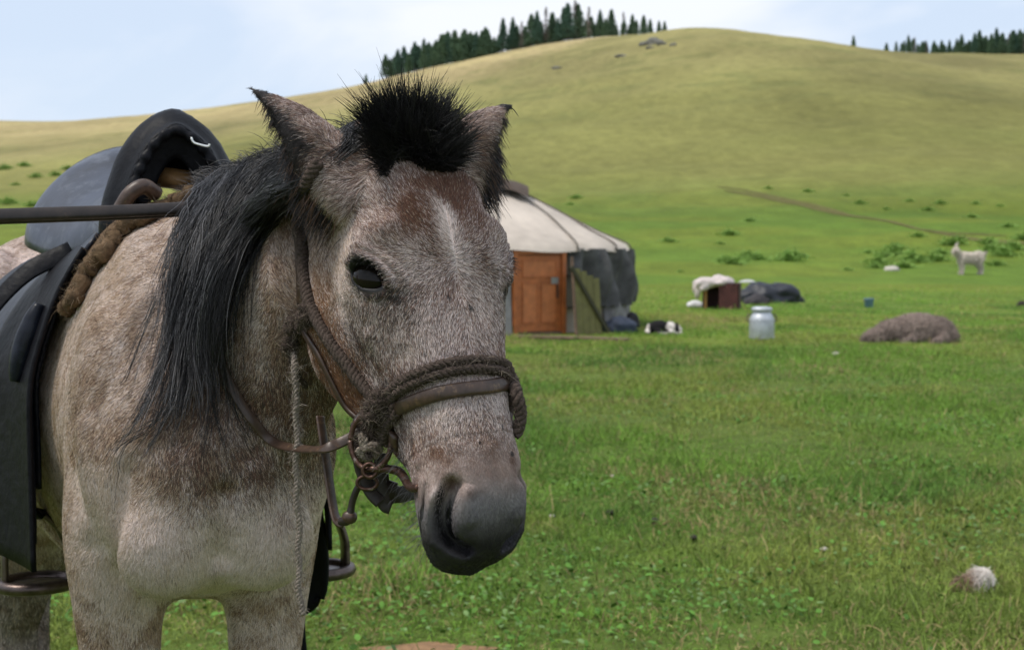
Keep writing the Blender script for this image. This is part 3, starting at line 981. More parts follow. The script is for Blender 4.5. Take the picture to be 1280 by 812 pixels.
SLATE = np.array([.17, .162, .165])
def slate(P, c):
    h = to_head(P); t = h[:, 0] * 100; u = h[:, 2] * 100
    k = sstep(-17, -15, u) * sstep(39.5, 45, t - .1 * (u + 5) - 3 * (fbm(P + 4, 30, 3) - .5)) * (np.abs(h[:, 1]) < .09) * sstep(.6, .55, h[:, 0])
    bl_ = sstep(42.5, 48.0, t - .26 * (u + 5) - 3 * (fbm(P, 35, 3) - .5))
    s_ = mix3(np.tile(SLATE, (len(P), 1)) * (.65 + .7 * fbm(P, 60, 3))[:, None], (.016, .015, .017), bl_)
    return c * (1 - .82 * k)[:, None] + s_ * (.82 * k)[:, None]
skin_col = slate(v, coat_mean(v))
# bare dark skin inside nostrils and lips is in the pattern already (muzzle); deepen the nostril lining and the lid rims
hl = to_head(v)
NOS, LIPS = [], []
for s in (-1, 1):
    P = crom([H(41.8, 4.5 * s, -2.6), H(43.4, 4.6 * s, -4.0), H(45.2, 4.2 * s, -5.0), H(46.8, 3.6 * s, -5.6)], 14)
    dm = np.full(len(v), 9.)
    for i in range(13): dm = np.minimum(dm, near_seg(v, P[i], P[i + 1])[0])
    skin_col = mix3(skin_col, (.006, .005, .006), sstep(.014, .008, dm))
    NOS.append(P)
    LIPS.append(crom([H(40.6, 5.5 * s, -7.6), H(41.8, 5.5 * s, -8.0), H(43.6, 5.1 * s, -9.0), H(46.4, 4.6 * s, -10.0), H(48.0, 2.7 * s, -11.0), H(48.5, 0, -11.4)], 20))
    dm = np.full(len(v), 9.)
    for i in range(19): dm = np.minimum(dm, near_seg(v, LIPS[-1][i], LIPS[-1][i + 1])[0])
    skin_col = mix3(skin_col, (.012, .011, .012), sstep(.008, .003, dm))
lid = sstep(1.2, .98, eye_dist(v))
skin_col = mix3(skin_col, (.012, .011, .012), lid)
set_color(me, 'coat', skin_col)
skin_m = mat('horse_skin', rough=.55, attr='coat', noise=(220, .25), bump=(420, .35), bump_dist=.0012, spec=.35)
me.materials.append(skin_m)

def hair_mat(name, rough=.45, spec=.35):
    m = mat(name, rough=rough, spec=spec, attr='tint')
    return m
coat_m = hair_mat('coat_hair', .55, .25)
# ---- short coat, combed along the body
tri = []
me.calc_loop_triangles()
T_ = np.empty(len(me.loop_triangles) * 3, np.int64)
me.loop_triangles.foreach_get('vertices', T_)
T_ = T_.reshape(-1, 3)
A_, B_, C_ = v[T_[:, 0]], v[T_[:, 1]], v[T_[:, 2]]
cen = (A_ + B_ + C_) / 3
fn = np.cross(B_ - A_, C_ - A_); ar = np.linalg.norm(fn, axis=1) / 2
fn /= (2 * ar)[:, None] + 1e-12
hc = to_head(cen); tcm = hc[:, 0] * 100
sB, rB, zB = body_coords(cen)
edc = eye_dist(cen)
isear = (ear_coords(cen)[0] < .055)
ishead = (tcm > -4) & (hc[:, 2] > -.28) & (np.abs(hc[:, 1]) < .14)
front = ((np.array(CP) - cen) * fn).sum(1) / np.linalg.norm(np.array(CP) - cen, axis=1)
dens = np.where(ishead | isear, 1.55e6, np.where(sB < .1, .80e6, np.where(zB > .9, .25e6, .1e6)))
dens *= sstep(-.55, -.2, front) * .9 + .1
dens *= np.where(ishead, 1 - .75 * sstep(38, 44, tcm), 1)
dens *= sstep(1.0, 1.22, edc)
mi = np.where(ishead & (tcm > 36))[0]
for P in NOS + LIPS:
    dm = np.full(len(mi), 9.)
    for i in range(len(P) - 1): dm = np.minimum(dm, near_seg(cen[mi], P[i], P[i + 1])[0])
    dens[mi] *= sstep(.004, .011, dm)
dens[mi] *= np.where((hc[mi, 1] < -.03) & (hc[mi, 2] < -.035), .35, 1)
NH = int((dens * ar).sum())
pick = rng.choice(len(T_), NH, p=dens * ar / (dens * ar).sum())
a_, b_ = rng.random(NH), rng.random(NH)
fl = a_ + b_ > 1
a_[fl], b_[fl] = 1 - a_[fl], 1 - b_[fl]
root = A_[pick] + (B_[pick] - A_[pick]) * a_[:, None] + (C_[pick] - A_[pick]) * b_[:, None]
nr = BN[T_[pick, 0]] * (1 - a_ - b_)[:, None] + BN[T_[pick, 1]] * a_[:, None] + BN[T_[pick, 2]] * b_[:, None]
nr /= np.linalg.norm(nr, axis=1, keepdims=True)
h = to_head(root); tc_, wc_ = h[:, 0] * 100, h[:, 1] * 100
hh = (ishead[pick])[:, None]
ee = (isear[pick])[:, None]
swirl = np.tanh((tc_ - 16.5) / 3.5)
dh = HM[0] * swirl[:, None] + HM[1] * (np.sign(wc_) * .55 * np.exp(-((tc_ - 16) / 7) ** 2) + np.sign(wc_) * .15)[:, None] - HM[2] * .25 * (np.abs(wc_) > 6)[:, None]
db = np.tile(BB * .55 - Z3 * .80, (NH, 1)) + BR * (np.sign(rng.random(NH) - .5) * .0)[:, None]
dn = np.where(hh, dh, db)
et = ear_coords(root)
near0 = np.linalg.norm(root - EARS[0][0], axis=1) < np.linalg.norm(root - EARS[1][0], axis=1)
dE = np.where(near0[:, None], EARS[0][1] - EARS[0][0], EARS[1][1] - EARS[1][0]); dE = dE / np.linalg.norm(dE, axis=1, keepdims=True)
dn = np.where(ee, dE * .55 - Z3 * .55, dn)
wob = np.stack([fbm(root + k * 11, 30, 2) - .5 for k in range(3)], 1)
dn = dn + wob * 1.1 + rng.normal(0, .16, (NH, 3))
dn -= nr * (dn * nr).sum(1, keepdims=True)
dn /= np.linalg.norm(dn, axis=1, keepdims=True) + 1e-9
ln = np.where(ishead[pick], .0066, .0092) * rng.uniform(.6, 1.25, NH)
ln = np.where(ishead[pick] & (tc_ > 36), ln * .5, ln)
ln = np.where(ee[:, 0], .012 * rng.uniform(.6, 1.4, NH) * (1.1 - .65 * et[1]), ln)
lift = np.where(ishead[pick], .26, .16) * rng.uniform(.6, 1.5, NH)
sp = np.array([0, .38, .72, 1.0])
PP = root[:, None] + (dn[:, None] * sp[None, :, None] + nr[:, None] * (lift[:, None] * (sp - .45 * sp ** 2)[None])[:, :, None]) * ln[:, None, None]
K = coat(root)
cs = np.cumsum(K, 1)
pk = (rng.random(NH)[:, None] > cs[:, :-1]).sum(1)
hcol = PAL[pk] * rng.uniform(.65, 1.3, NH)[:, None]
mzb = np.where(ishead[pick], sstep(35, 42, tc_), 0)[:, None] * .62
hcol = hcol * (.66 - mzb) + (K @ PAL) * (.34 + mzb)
hcol = slate(root, hcol)
fat = np.where(ishead[pick] | isear[pick], .00025, .00034)
RR = fat[:, None] * np.array([1, .9, .65, .22])[None]
coato = hair('coat_hair', PP, RR, hcol, coat_m)
hparent(coato)
coato['kind'] = 'stuff'

# ---- eyes
eye_m = mat('eye_dark', (.010, .007, .005), .12, spec=.2)
for c, nrm, ax, up in EYES:
    n_ = 28
    vv, ff = blob((0, 0, 0), (np.array([1, 0, 0]), np.array([0, 1, 0]), np.array([0, 0, 1])), 16)
    ctr = c - nrm * .0180 - up * .001
    ev_ = ctr + vv[:, :1] * ax * .0255 + vv[:, 1:2] * up * .0205 + vv[:, 2:3] * nrm * .0195
    o = mesh('eye', ev_, ff, eye_m)
    hparent(o)
# lashes
lash_m = hair_mat('lash_hair', .4, .4)
LP, LC = [], []
for c, nrm, ax, up in EYES:
    for k in range(46):
        a = rng.uniform(-.85, .8)
        b = math.sqrt(max(0, 1 - a * a))
        p0 = c + ax * a * .022 + up * b * .0135 + nrm * .004
        loc, nn, ii, dd = bvh.find_nearest(Vector(p0))
        p0 = np.array(loc)
        d = nrm * .8 + up * .25 + ax * (a * .5) - Z3 * .25 + rng.normal(0, .12, 3)
        l = rng.uniform(.012, .022)
        LP.append([p0, p0 + d * l * .4, p0 + d * l * .75 - Z3 * l * .08, p0 + d * l - Z3 * l * .22])
lo = hair('eyelashes', np.array(LP), np.array([.00035, .0003, .0002, .0001]), np.full((len(LP), 3), .01), lash_m)
hparent(lo)

# ---- long hair: mane, forelock, ear tufts, whiskers
black_m = hair_mat('mane_hair', .38, .32)
def strands(roots, dirs_fn): pass
crest = crom([q[0] for q in NECK], 80)[::-1]            # poll -> withers
def crest_at(f): 
    i = np.clip(f * 79, 0, 78.999); k = i.astype(int)
    return crest[k] + (crest[k + 1] - crest[k]) * (i - k)[:, None]
MG = [[(385, 232), (345, 282), (314, 342), (299, 410), (290, 480), (286, 530)],
      [(352, 222), (318, 270), (292, 338), (276, 415), (262, 500), (252, 562)],
      [(318, 218), (294, 268), (274, 338), (260, 420), (244, 505), (228, 560)],
      [(290, 232), (270, 280), (256, 345), (241, 425), (217, 515), (186, 575)],
      [(264, 250), (253, 292), (241, 350), (223, 432), (190, 520), (150, 580)]]
G3 = []
for g in MG:
    row = []
    for j, (x, y) in enumerate(g):
        p, n_ = hit(x, y, .016 + .004 * j)
        row.append(np.array(p))
    G3.append(row)
G3 = np.array(G3)                                       # 5 guides x 6 points
def guide(f):
    return cubic_table(np.linspace(0, 1, 5), G3, f)
def push_out(P, m):
    """keep hair points outside the body by at least m"""
    sh = P.shape
    Q = P.reshape(-1, 3)
    for i in range(len(Q)):
        loc, nn, ii, dd = bvh.find_nearest(Vector(Q[i]))
        if loc is None: continue
        q = Vector(Q[i]) - loc
        if q.dot(nn) < m: Q[i] = np.array(loc + nn * m)
    return Q.reshape(sh)
NM = 4200
ncl = 300
clf = np.sort(rng.beta(1.0, 1.0, ncl))
cll = .36 + .62 * rng.beta(1.8, 2.0, ncl)
clo = rng.normal(0, 1, (ncl, 3)) * .011
cid = rng.integers(0, ncl, NM)
f = np.clip(clf[cid] + rng.normal(0, .010, NM), 0, 1)
gd = guide(f)                                           # (NM,5,3)
rt = crest_at(.05 + f * .70) + rng.normal(0, .006, (NM, 3))
rt[:, 2] -= .004
upn = np.array([0, 0, 1.0])
p1 = rt + upn * rng.uniform(.008, .022, NM)[:, None] + (gd[:, 0] - rt) * .22
pts = np.concatenate([rt[:, None], p1[:, None], gd], 1) # 8 control points
L_ = cll[cid] * rng.uniform(.85, 1.08, NM)
# resample to 14 points with individual length
tt = np.linspace(0, 1, 13)
MP = np.empty((NM, 13, 3))
base = cubic_table(np.linspace(0, 1, 8), np.swapaxes(pts, 0, 1), np.linspace(0, 1, 40))     # (40,NM,3)
ext = base[-1] + (base[-1] - base[-4]) * 1.2
base = np.concatenate([base, ext[None]], 0)
for j, q in enumerate(tt):
    x = np.clip(q * L_ * 39, 0, 39.999); k = x.astype(int)
    MP[:, j] = base[k, np.arange(NM)] * (1 - (x - k))[:, None] + base[k + 1, np.arange(NM)] * (x - k)[:, None]
wv = rng.uniform(0, 6.28, ncl)[cid]
amp = rng.uniform(.3, 1, ncl)[cid]
for j, q in enumerate(tt):
    MP[:, j] += clo[cid] * q ** 1.2 + (np.array([1, .3, 0])[None] * (np.sin(q * 9 + wv) * .010 * q * amp)[:, None]) + rng.normal(0, .0055, (NM, 3)) * (1 - .72 * q) * (q > .08) * q ** .5
stray = rng.random(NM) < .09
sd_ = rng.normal(0, 1, (NM, 3)) * np.array([.026, .015, .010])
for j, q in enumerate(tt): MP[:, j] += sd_ * (q ** 2 * stray)[:, None]
MP[:, 2:] = push_out(MP[:, 2:].copy(), .004)
mc = np.array([.014, .0128, .013])[None] * rng.uniform(.6, 1.5, NM)[:, None]
gq = rng.random(NM) < .12 + .20 * (f > .5)
mc[gq] = np.array([.14, .135, .14]) * rng.uniform(.5, 1.3, gq.sum())[:, None]
MR = np.interp(tt, [0, .7, 1], [.00042, .00038, .00012])
mo = hair('mane', MP, MR, mc, black_m)
hparent(mo)
tag(mo, kind='stuff')
# long loose locks below the mane
LK = [[(245, 470), (205, 520), (165, 560), (150, 600), (148, 655)], [(240, 480), (200, 530), (160, 555), (140, 580), (118, 615)], [(262, 470), (268, 520), (280, 560), (292, 590)],
      [(285, 470), (296, 520), (312, 560), (322, 585)], [(215, 480), (185, 515), (160, 545), (146, 548)], [(225, 470), (195, 530), (170, 570), (158, 590)], [(200, 380), (180, 430), (160, 480), (140, 500)], [(275, 480), (262, 530), (255, 575), (268, 590)]]
lp = []
for g in LK:
    q = []
    for x, y in g:
        p, n_ = hit(x, y, .010)
        if p is not None: q.append(np.array(p))
    for k in range(rng.integers(3, 12)):
        Q = crom(q, 13) + rng.normal(0, .003, 3)
        cut = rng.uniform(.6, 1)
        Q = crom(Q[:max(4, int(13 * cut))], 13) + np.cumsum(rng.normal(0, .0009, (13, 3)), 0)
        lp.append(Q)
lko = hair('mane_lock', np.array(lp), MR * .9, np.full((len(lp), 3), .02), black_m)
hparent(lko)
tag(lko, kind='stuff')
# bristly crest hair standing up along the neck and behind the ears
NB = 5200
fb = rng.random(NB) ** .9
rb = crest_at(.0 + fb * .86) + rng.normal(0, .011, (NB, 3))
dirb = np.stack([rng.normal(-.55, .30, NB), rng.normal(-.1, .25, NB), rng.normal(.62, .3, NB)], 1)
dirb /= np.linalg.norm(dirb, axis=1, keepdims=True)
lb = rng.uniform(.025, .060, NB) * (1 - .35 * fb)
sB_ = np.linspace(0, 1, 6)
BP = rb[:, None] + dirb[:, None] * (sB_[None, :, None] * lb[:, None, None]) + np.array([-.25, 0, -.85])[None, None] * (sB_[None, :, None] ** 2 * lb[:, None, None] * rng.uniform(.3, .9, NB)[:, None, None])
bc = np.array([.018, .016, .016])[None] * rng.uniform(.6, 1.6, NB)[:, None]
gq = rng.random(NB) < .05 + .50 * fb
bc[gq] = np.array([.22, .20, .19]) * rng.uniform(.5, 1.3, gq.sum())[:, None]
bo = hair('mane_crest', BP, np.interp(sB_, [0, .6, 1], [.0004, .00034, .0001]), bc, black_m)
hparent(bo)
tag(bo, kind='stuff')
# forelock: a stiff black brush between the ears
NF = 9000
fc0 = np.array(hd(.075, -.004, -.045))
ft = rng.uniform(-.035, .050, NF); fw = rng.normal(-.012, .030, NF).clip(-.068, .036)
ft = np.minimum(ft, .030 + .016 * np.sin(fw * 75 + 1.2) + .012 * np.exp(-((fw - .02) / .02) ** 2) + rng.normal(0, .007, NF))
fr = np.array([np.array(hd(a, b, .015)) for a, b in zip(ft, fw)])
keep = np.ones(NF, bool)
for i in range(NF):
    loc, nn, ii, dd = bvh.find_nearest(Vector(fr[i]))
    fr[i] = np.array(loc)
df = fr - fc0
df /= np.linalg.norm(df, axis=1, keepdims=True)
clF = rng.integers(0, 190, NF)
cd = rng.normal(0, .17, (190, 3))[clF]
df = df + cd + rng.normal(0, .07, (NF, 3)) + np.array([0, -.22, .05]) + HM[1][None] * (np.tanh((fw + .012) / .03) * .38)[:, None]
df /= np.linalg.norm(df, axis=1, keepdims=True)
lf = rng.uniform(.026, .060, NF) * (.45 + .85 * rng.random(190)[clF]) * (1 - .45 * sstep(.0, .05, ft))
sF = np.linspace(0, 1, 7)
FP = fr[:, None] + df[:, None] * (sF[None, :, None] * lf[:, None, None]) + np.array([0, -.1, -.40])[None, None] * (sF[None, :, None] ** 2 * lf[:, None, None] * (rng.uniform(0.1, .8, NF) + 1.3 * sstep(.02, .045, ft) * rng.random(NF))[:, None, None])
cidx = np.array([np.argmax(clF == k) for k in range(190)])
tipc = FP[cidx][clF]
rc_ = FP[:, -1] - tipc[:, -1]
FP = FP - (rc_[:, None] * (.72 * sF ** 2.2)[None, :, None]) * (np.linalg.norm(rc_, axis=1) < .05)[:, None, None]
spk = rng.random(190) < .10
FP = FP + (df[:, None] * (sF ** 1.5)[None, :, None] * .028) * spk[clF][:, None, None]
fcol = np.array([.011, .010, .0105])[None] * rng.uniform(.6, 1.6, NF)[:, None]
fo = hair('forelock', FP, np.interp(sF, [0, .6, 1], [.00048, .0004, .0001]), fcol, black_m)
hparent(fo)
tag(fo, kind='stuff')
# long hair on the ears
ep, ec = [], []
for (b_, t_, fc) in EARS:
    ax = (t_ - b_)
    ln_ = np.linalg.norm(ax); axn = ax / ln_
    f_ = fc - axn * (fc @ axn); f_ /= np.linalg.norm(f_)
    sgn = np.sign(fc[0])
    for k in range(2600):
        a = rng.uniform(.0, .66)
        p = b_ + ax * a + f_ * .03 + rng.normal(0, .018, 3)
        loc, nn, ii, dd = bvh.find_nearest(Vector(p))
        p = np.array(loc)
        d = f_ * .8 + axn * .25 - Z3 * .55 + rng.normal(0, .22, 3)
        l = rng.uniform(.008, .026) * (1.15 - 1.1 * a)
        ep.append([p, p + d * l * .35, p + d * l * .7 - Z3 * l * .12, p + d * l - Z3 * l * .35])
        ec.append(np.array([.10, .055, .032]) * rng.uniform(.5, 1.5) if rng.random() < .35 * (1 - a) + .08 else np.array([.016, .013, .013]))
eo = hair('ear_hair', np.array(ep), np.array([.0004, .00036, .00025, .0001]), np.array(ec), black_m)
hparent(eo)
tag(eo, kind='stuff')
# whiskers on chin and lips
wp = []
for k in range(170):
    s = -1 if k % 3 else 1
    p = H(rng.uniform(34, 47), rng.uniform(1.5, 4.8) * s, rng.uniform(-13, -10)) if k % 4 else H(rng.uniform(36, 46), rng.uniform(0, 3) * s, -12)
    loc, nn, ii, dd = bvh.find_nearest(Vector(p))
    p = np.array(loc); n_ = np.array(nn)
    d = n_ + HM[0] * .3 + rng.normal(0, .25, 3)
    l = rng.uniform(.012, .032)
    wp.append([p, p + d * l * .35, p + d * l * .7 - Z3 * l * .1, p + d * l - Z3 * l * .3])
wo = hair('whiskers', np.array(wp), np.array([.00022, .0002, .00015, .00008]), np.full((len(wp), 3), .10), lash_m)
hparent(wo)
tag(wo, kind='stuff')
# ------------------------------------------------------------------ tack
def surf_path(pxs, n, off, smooth_off=True):
    """photo pixels -> smooth path lying on the horse, with surface normals"""
    P = []
    for q in pxs:
        p, n_ = hit(q[0], q[1], 0) if len(q) == 2 else (at(*q), None)
        P.append(np.array(p))
    S = crom(P, n)
    Q, NN = [], []
    for p in S:
        loc, nn, ii, dd = bvh.find_nearest(Vector(p))
        Q.append(np.array(loc)); NN.append(np.array(nn))
    NN = np.array(NN)
    for _ in range(6):
        NN[1:-1] = (NN[:-2] + NN[1:-1] * 2 + NN[2:]) / 4
    NN /= np.linalg.norm(NN, axis=1, keepdims=True)
    Q = np.array(Q) + NN * off
    for _ in range(3):
        Q[1:-1] = (Q[:-2] + Q[1:-1] * 2 + Q[2:]) / 4
    return Q, NN

def strap(P, NN, width, thick, bend=0.0):
    """a leather strip: rounded-rectangle section swept along P, flat side along NN"""
    P = np.asarray(P); T = np.gradient(P, axis=0); T /= np.linalg.norm(T, axis=1, keepdims=True) + 1e-12
    S = np.cross(T, NN); S /= np.linalg.norm(S, axis=1, keepdims=True) + 1e-12
    Nn = np.cross(S, T)
    w2, h2 = width / 2, thick / 2
    b = min(h2 * .9, w2 * .4)
    prof = [(-w2, -h2 + b), (-w2 + b * .3, -h2 + b * .3), (-w2 + b, -h2), (w2 - b, -h2), (w2 - b * .3, -h2 + b * .3), (w2, -h2 + b), (w2, h2 - b), (w2 - b * .3, h2 - b * .3), (w2 - b, h2), (0, h2 + thick * .12), (-w2 + b, h2), (-w2 + b * .3, h2 - b * .3), (-w2, h2 - b)]
    n = len(prof)
    V = np.concatenate([[P[i] + S[i] * a + Nn[i] * c for a, c in prof] for i in range(len(P))])
    m = len(P)
    f = [(i * n + j, i * n + (j + 1) % n, (i + 1) * n + (j + 1) % n, (i + 1) * n + j) for i in range(m - 1) for j in range(n)]
    f += [tuple(range(n))[::-1], tuple(range((m - 1) * n, m * n))]
    return V, f

def rope(P, r, pitch=.03, strands=3, rough=.12, seed=0):
    """laid rope of several strands along path P"""
    P = np.asarray(P)
    ln_ = np.linalg.norm(np.diff(P, axis=0), axis=1).sum()
    n = max(12, int(ln_ / .0022))
    P = crom(P, n)
    T, Nn = frames(P)
    B = np.cross(T, Nn)
    ph = np.linspace(0, ln_ / pitch * 2 * np.pi, n)
    g = np.random.default_rng(seed)
    V, Fc = [], []
    for k in range(strands):
        a = ph + 2 * np.pi * k / strands
        rad = r * .52 * (1 + rough * g.normal(0, 1, n))
        c = P + (np.cos(a)[:, None] * Nn + np.sin(a)[:, None] * B) * (r * .5)
        v_, f_ = sweep_tube(c, rad, 7)
        o = len(V)
        V += list(v_); Fc += [tuple(i + o for i in q) for q in f_]
    return V, Fc, P

def fuzz(paths, r, per_m, ln, cols, name, parent, m_):
    hp, hc_ = [], []
    for P in paths:
        d = np.linalg.norm(np.diff(P, axis=0), axis=1).sum()
        for k in range(int(d * per_m)):
            i = rng.integers(0, len(P) - 1)
            T = P[i + 1] - P[i]; T = T / (np.linalg.norm(T) + 1e-9)
            n_ = rng.normal(0, 1, 3); n_ -= T * (n_ @ T); n_ /= np.linalg.norm(n_)
            p = P[i] + n_ * r * .8
            dd = n_ * .8 + T * rng.normal(0, .9) + rng.normal(0, .3, 3)
            l = ln * rng.uniform(.4, 1.4)
            hp.append([p, p + dd * l * .5, p + dd * l + rng.normal(0, .3, 3) * l])
            hc_.append(np.array(cols[rng.integers(0, len(cols))]) * rng.uniform(.6, 1.3))
    o = hair(name, np.array(hp), np.array([.00028, .00022, .0001]), np.array(hc_), m_)
    tag(o, kind='stuff')
    o.parent = parent
    return o

leather_m = mat('worn_brown_leather', (.062, .036, .024), .42, noise=(90, .35), bump=(160, .35), wear=(70, .56, (.17, .105, .055)), bump_dist=.001)
dleather_m = mat('dark_leather', (.026, .017, .013), .5, noise=(60, .45), bump=(70, .7), wear=(60, .62, (.075, .045, .03)), bump_dist=.001)
rope_m = mat('hair_rope', (.075, .055, .045), .9, noise=(300, .5), bump=(600, .7), spec=.15)
prope_m = mat('pale_rope', (.30, .25, .20), .9, noise=(300, .45), bump=(600, .7), spec=.15)
rust_m = mat('rusty_iron', (.10, .055, .04), .42, metal=.75, noise=(140, .4), bump=(200, .4), wear=(90, .58, (.42, .36, .32)))
fuzz_m = hair_mat('rope_fuzz', .8, .1)

halter = empty('rope_halter', tuple(P0))
tag(halter, 'twisted dark hair rope halter knotted over the roan horse\'s face', 'halter')
def rp(name, P, r, m_, parent, pitch=.022, strands=3, seed=0):
    V, f, S = rope(P, r, pitch, strands, .10, seed)
    o = mesh(name, V, f, m_)
    o.parent = parent
    o.matrix_parent_inverse = Matrix.Translation(-parent.location)
    return o, S
def put(o, parent):
    o.parent = parent
    o.matrix_parent_inverse = Matrix.Translation(-parent.location)
    return o
paths = []
# crown and cheek rope
Q, NN = surf_path([(400, 205), (386, 235), (380, 268), (381, 302), (386, 345), (394, 385)], 60, .006)
o, S = rp('crown_rope', Q, .0085, rope_m, halter, .026, 4, 1); paths.append(S)
Q2, _ = surf_path([(394, 383), (410, 414), (436, 450), (462, 484), (480, 503)], 50, .006)
o, S = rp('cheek_rope', Q2, .0080, rope_m, halter, .024, 4, 2); paths.append(S)
# nose rope: two lays side by side, carried round the far side and under the jaw
far = [np.array(H(33.2, 5.2, -3.2)), np.array(H(34, 5.3, -6.5)), np.array(H(34.5, 4.2, -12)), np.array(H(33, 0, -15.5)), np.array(H(31.5, -4.2, -13)), np.array(H(30.5, -5.4, -8))]
for dy in (0, 11):
    A = [np.array(hit(x, y + dy, 0)[0]) for x, y in ((478, 500), (500, 478), (530, 463), (570, 453), (605, 452), (630, 460))]
    Pn = crom(A + [q + HM[0] * (dy * .0007) for q in far], 110)
    Qn = []
    for p in Pn:
        loc, nn, ii, dd = bvh.find_nearest(Vector(p)); Qn.append(np.array(loc + nn * .0055))
    Qn = np.array(Qn)
    for _ in range(3): Qn[1:-1] = (Qn[:-2] + 2 * Qn[1:-1] + Qn[2:]) / 4
    o, S = rp('nose_rope', Qn, .0062, rope_m, halter, .020, 3, 3 + dy); paths.append(S)
# knots: small balls of wound rope
def knot(px, py, rad, off, name, parent, m_, turns=5, seed=0, r=.0045):
    c, n_ = hit(px, py, off)
    g = np.random.default_rng(seed)
    c = np.array(c)
    t = np.linspace(0, 1, 160)
    a = t * turns * 2 * np.pi
    b = t * (turns * .62 + .3) * 2 * np.pi
    P = c + rad * np.stack([np.cos(a) * np.cos(b), np.sin(a) * .8, np.cos(a) * np.sin(b)], 1) + g.normal(0, rad * .03, (160, 3))
    V, f, S = rope(P, r, .014, 3, .1, seed)
    o = mesh(name, V, f, m_)
    return put(o, parent), S
for x, y, rad, off, sd__ in ((392, 392, .013, .006, 1), (372, 402, .009, .012, 2), (366, 425, .008, .012, 3), (478, 512, .014, .010, 4), (470, 535, .014, .012, 5), (484, 496, .011, .008, 7)):
    o, S = knot(x, y, rad, off, 'knot', halter, rope_m, 5, sd__); paths.append(S)
o, S = rp('loop_rope', crom([np.array(hit(392, 398, .012)[0]), np.array(hit(378, 405, .016)[0]), np.array(hit(368, 430, .018)[0]), np.array(hit(372, 462, .016)[0]), np.array(hit(382, 478, .012)[0])], 40), .005, rope_m, halter, .018, 3, 9); paths.append(S)
# frayed ends at the big knot
o, S = knot(476, 545, .017, .020, 'frayed_knot', halter, prope_m, 4, 12, .0042); paths.append(S)
o, S = rp('trailing_end', crom([np.array(hit(636, 470, .010)[0]), np.array(at(646, 492, 1.60)), np.array(at(651, 520, 1.60)), np.array(at(645, 545, 1.60))], 40), .0075, rope_m, halter, .022, 3, 14); paths.append(S)
fz = fuzz(paths, .0065, 1500, .006, [(.12, .09, .07), (.25, .20, .16), (.05, .04, .035)], 'rope_fuzz', halter, fuzz_m)
fz.matrix_parent_inverse = Matrix.Translation(-halter.location)
# lead rope hanging from the cheek knot
lead = empty('lead_rope', tuple(at(368, 430, 1.72)))
tag(lead, 'thin frayed grey rope hanging straight down from the halter knot', 'rope')
p0 = np.array(hit(368, 428, .012)[0])
LPp = [p0] + [np.array(at(x, y, p0[1] - .02)) for x, y in ((369, 470), (371, 540), (370, 600), (374, 660), (373, 715), (377, 768))]
o, S = rp('cord', crom(LPp, 120) + np.stack([np.sin(np.linspace(0, 40, 120)) * .0012, np.zeros(120), np.zeros(120)], 1), .0042, mat('grey_rope', (.27, .225, .19), .9, noise=(300, .5), bump=(500, .7), spec=.1), lead, .016, 3, 21)
fz = fuzz([S], .004, 1600, .008, [(.36, .31, .26), (.24, .20, .17)], 'rope_fuzz', lead, fuzz_m); fz.matrix_parent_inverse = Matrix.Translation(-lead.location)

# ---- leather bridle with bit and rein
bridle = empty('leather_bridle', tuple(hd(.3, -.05, -.1)))
tag(bridle, 'worn brown leather bridle with noseband, rusty bit ring and dark straps', 'bridle')
def lst(name, P, NN, wd, th, m_=leather_m, parent=bridle):
    V, f = strap(P, NN, wd, th)
    return put(mesh(name, V, f, m_), parent)
Q, NN = surf_path([(392, 215), (379, 250), (375, 300), (377, 350), (381, 400)], 40, .003)
lst('crown_strap', Q, NN, .013, .0035)
Q, NN = surf_path([(380, 398), (398, 436), (418, 476), (436, 508), (452, 522)], 40, .0045)
lst('cheek_strap', Q, NN, .0105, .0045)
A = [np.array(hit(x, y, 0)[0]) for x, y in ((482, 518), (505, 507), (540, 494), (580, 487), (612, 484), (634, 486))]
farL = [np.array(H(35.6, 5.1, -3.2)), np.array(H(36, 5.1, -6.5)), np.array(H(36, 4.0, -11.5)), np.array(H(35, 0, -14.5)), np.array(H(33, -4.6, -11))]
Pn = crom(A + farL, 90); Qn = []; NN = []
for p in Pn:
    loc, nn, ii, dd = bvh.find_nearest(Vector(p)); Qn.append(np.array(loc)); NN.append(np.array(nn))
NN = np.array(NN)
for _ in range(8): NN[1:-1] = (NN[:-2] + NN[1:-1] * 2 + NN[2:]) / 4
Qn = np.array(Qn) + NN * .0045
for _ in range(5): Qn[1:-1] = (Qn[:-2] + 2 * Qn[1:-1] + Qn[2:]) / 4
lst('noseband', Qn, NN, .0165, .0065)
# bit ring, shank and bit
rc = np.array(hit(482, 543, .020)[0])
vn = np.array(CP) - rc; vn /= np.linalg.norm(vn)
rn = vn * .75 - HM[1] * .66; rn /= np.linalg.norm(rn)
rx = np.cross(rn, Z3); rx /= np.linalg.norm(rx); rz = np.cross(rx, rn)
a = np.linspace(0, 2 * np.pi, 60)
RP = rc + np.cos(a)[:, None] * rx * .027 + np.sin(a)[:, None] * rz * .033
put(mesh('bit_ring', *sweep_tube(RP, .0034, 10)[:2], rust_m), bridle)
b1 = np.array(H(40.4, -5.2, -7.5))
y0 = rc[1]
BPp = crom([rc - rz * .032 + vn * .004, np.array(at(497, 588, y0 - .008)), np.array(at(512, 608, (y0 + b1[1]) / 2 - .012)), b1], 30)
put(mesh('bit', *sweep_tube(BPp, np.interp(np.linspace(0, 1, 30), [0, .3, 1], [.004, .0055, .0045]), 12), rust_m), bridle)
hk = rc - rz * .034
put(mesh('hook', *sweep_tube(hk + np.stack([np.cos(a) * .008, a * 0, np.sin(a) * .008], 1) + vn * .004, .0025, 8), rust_m), bridle)
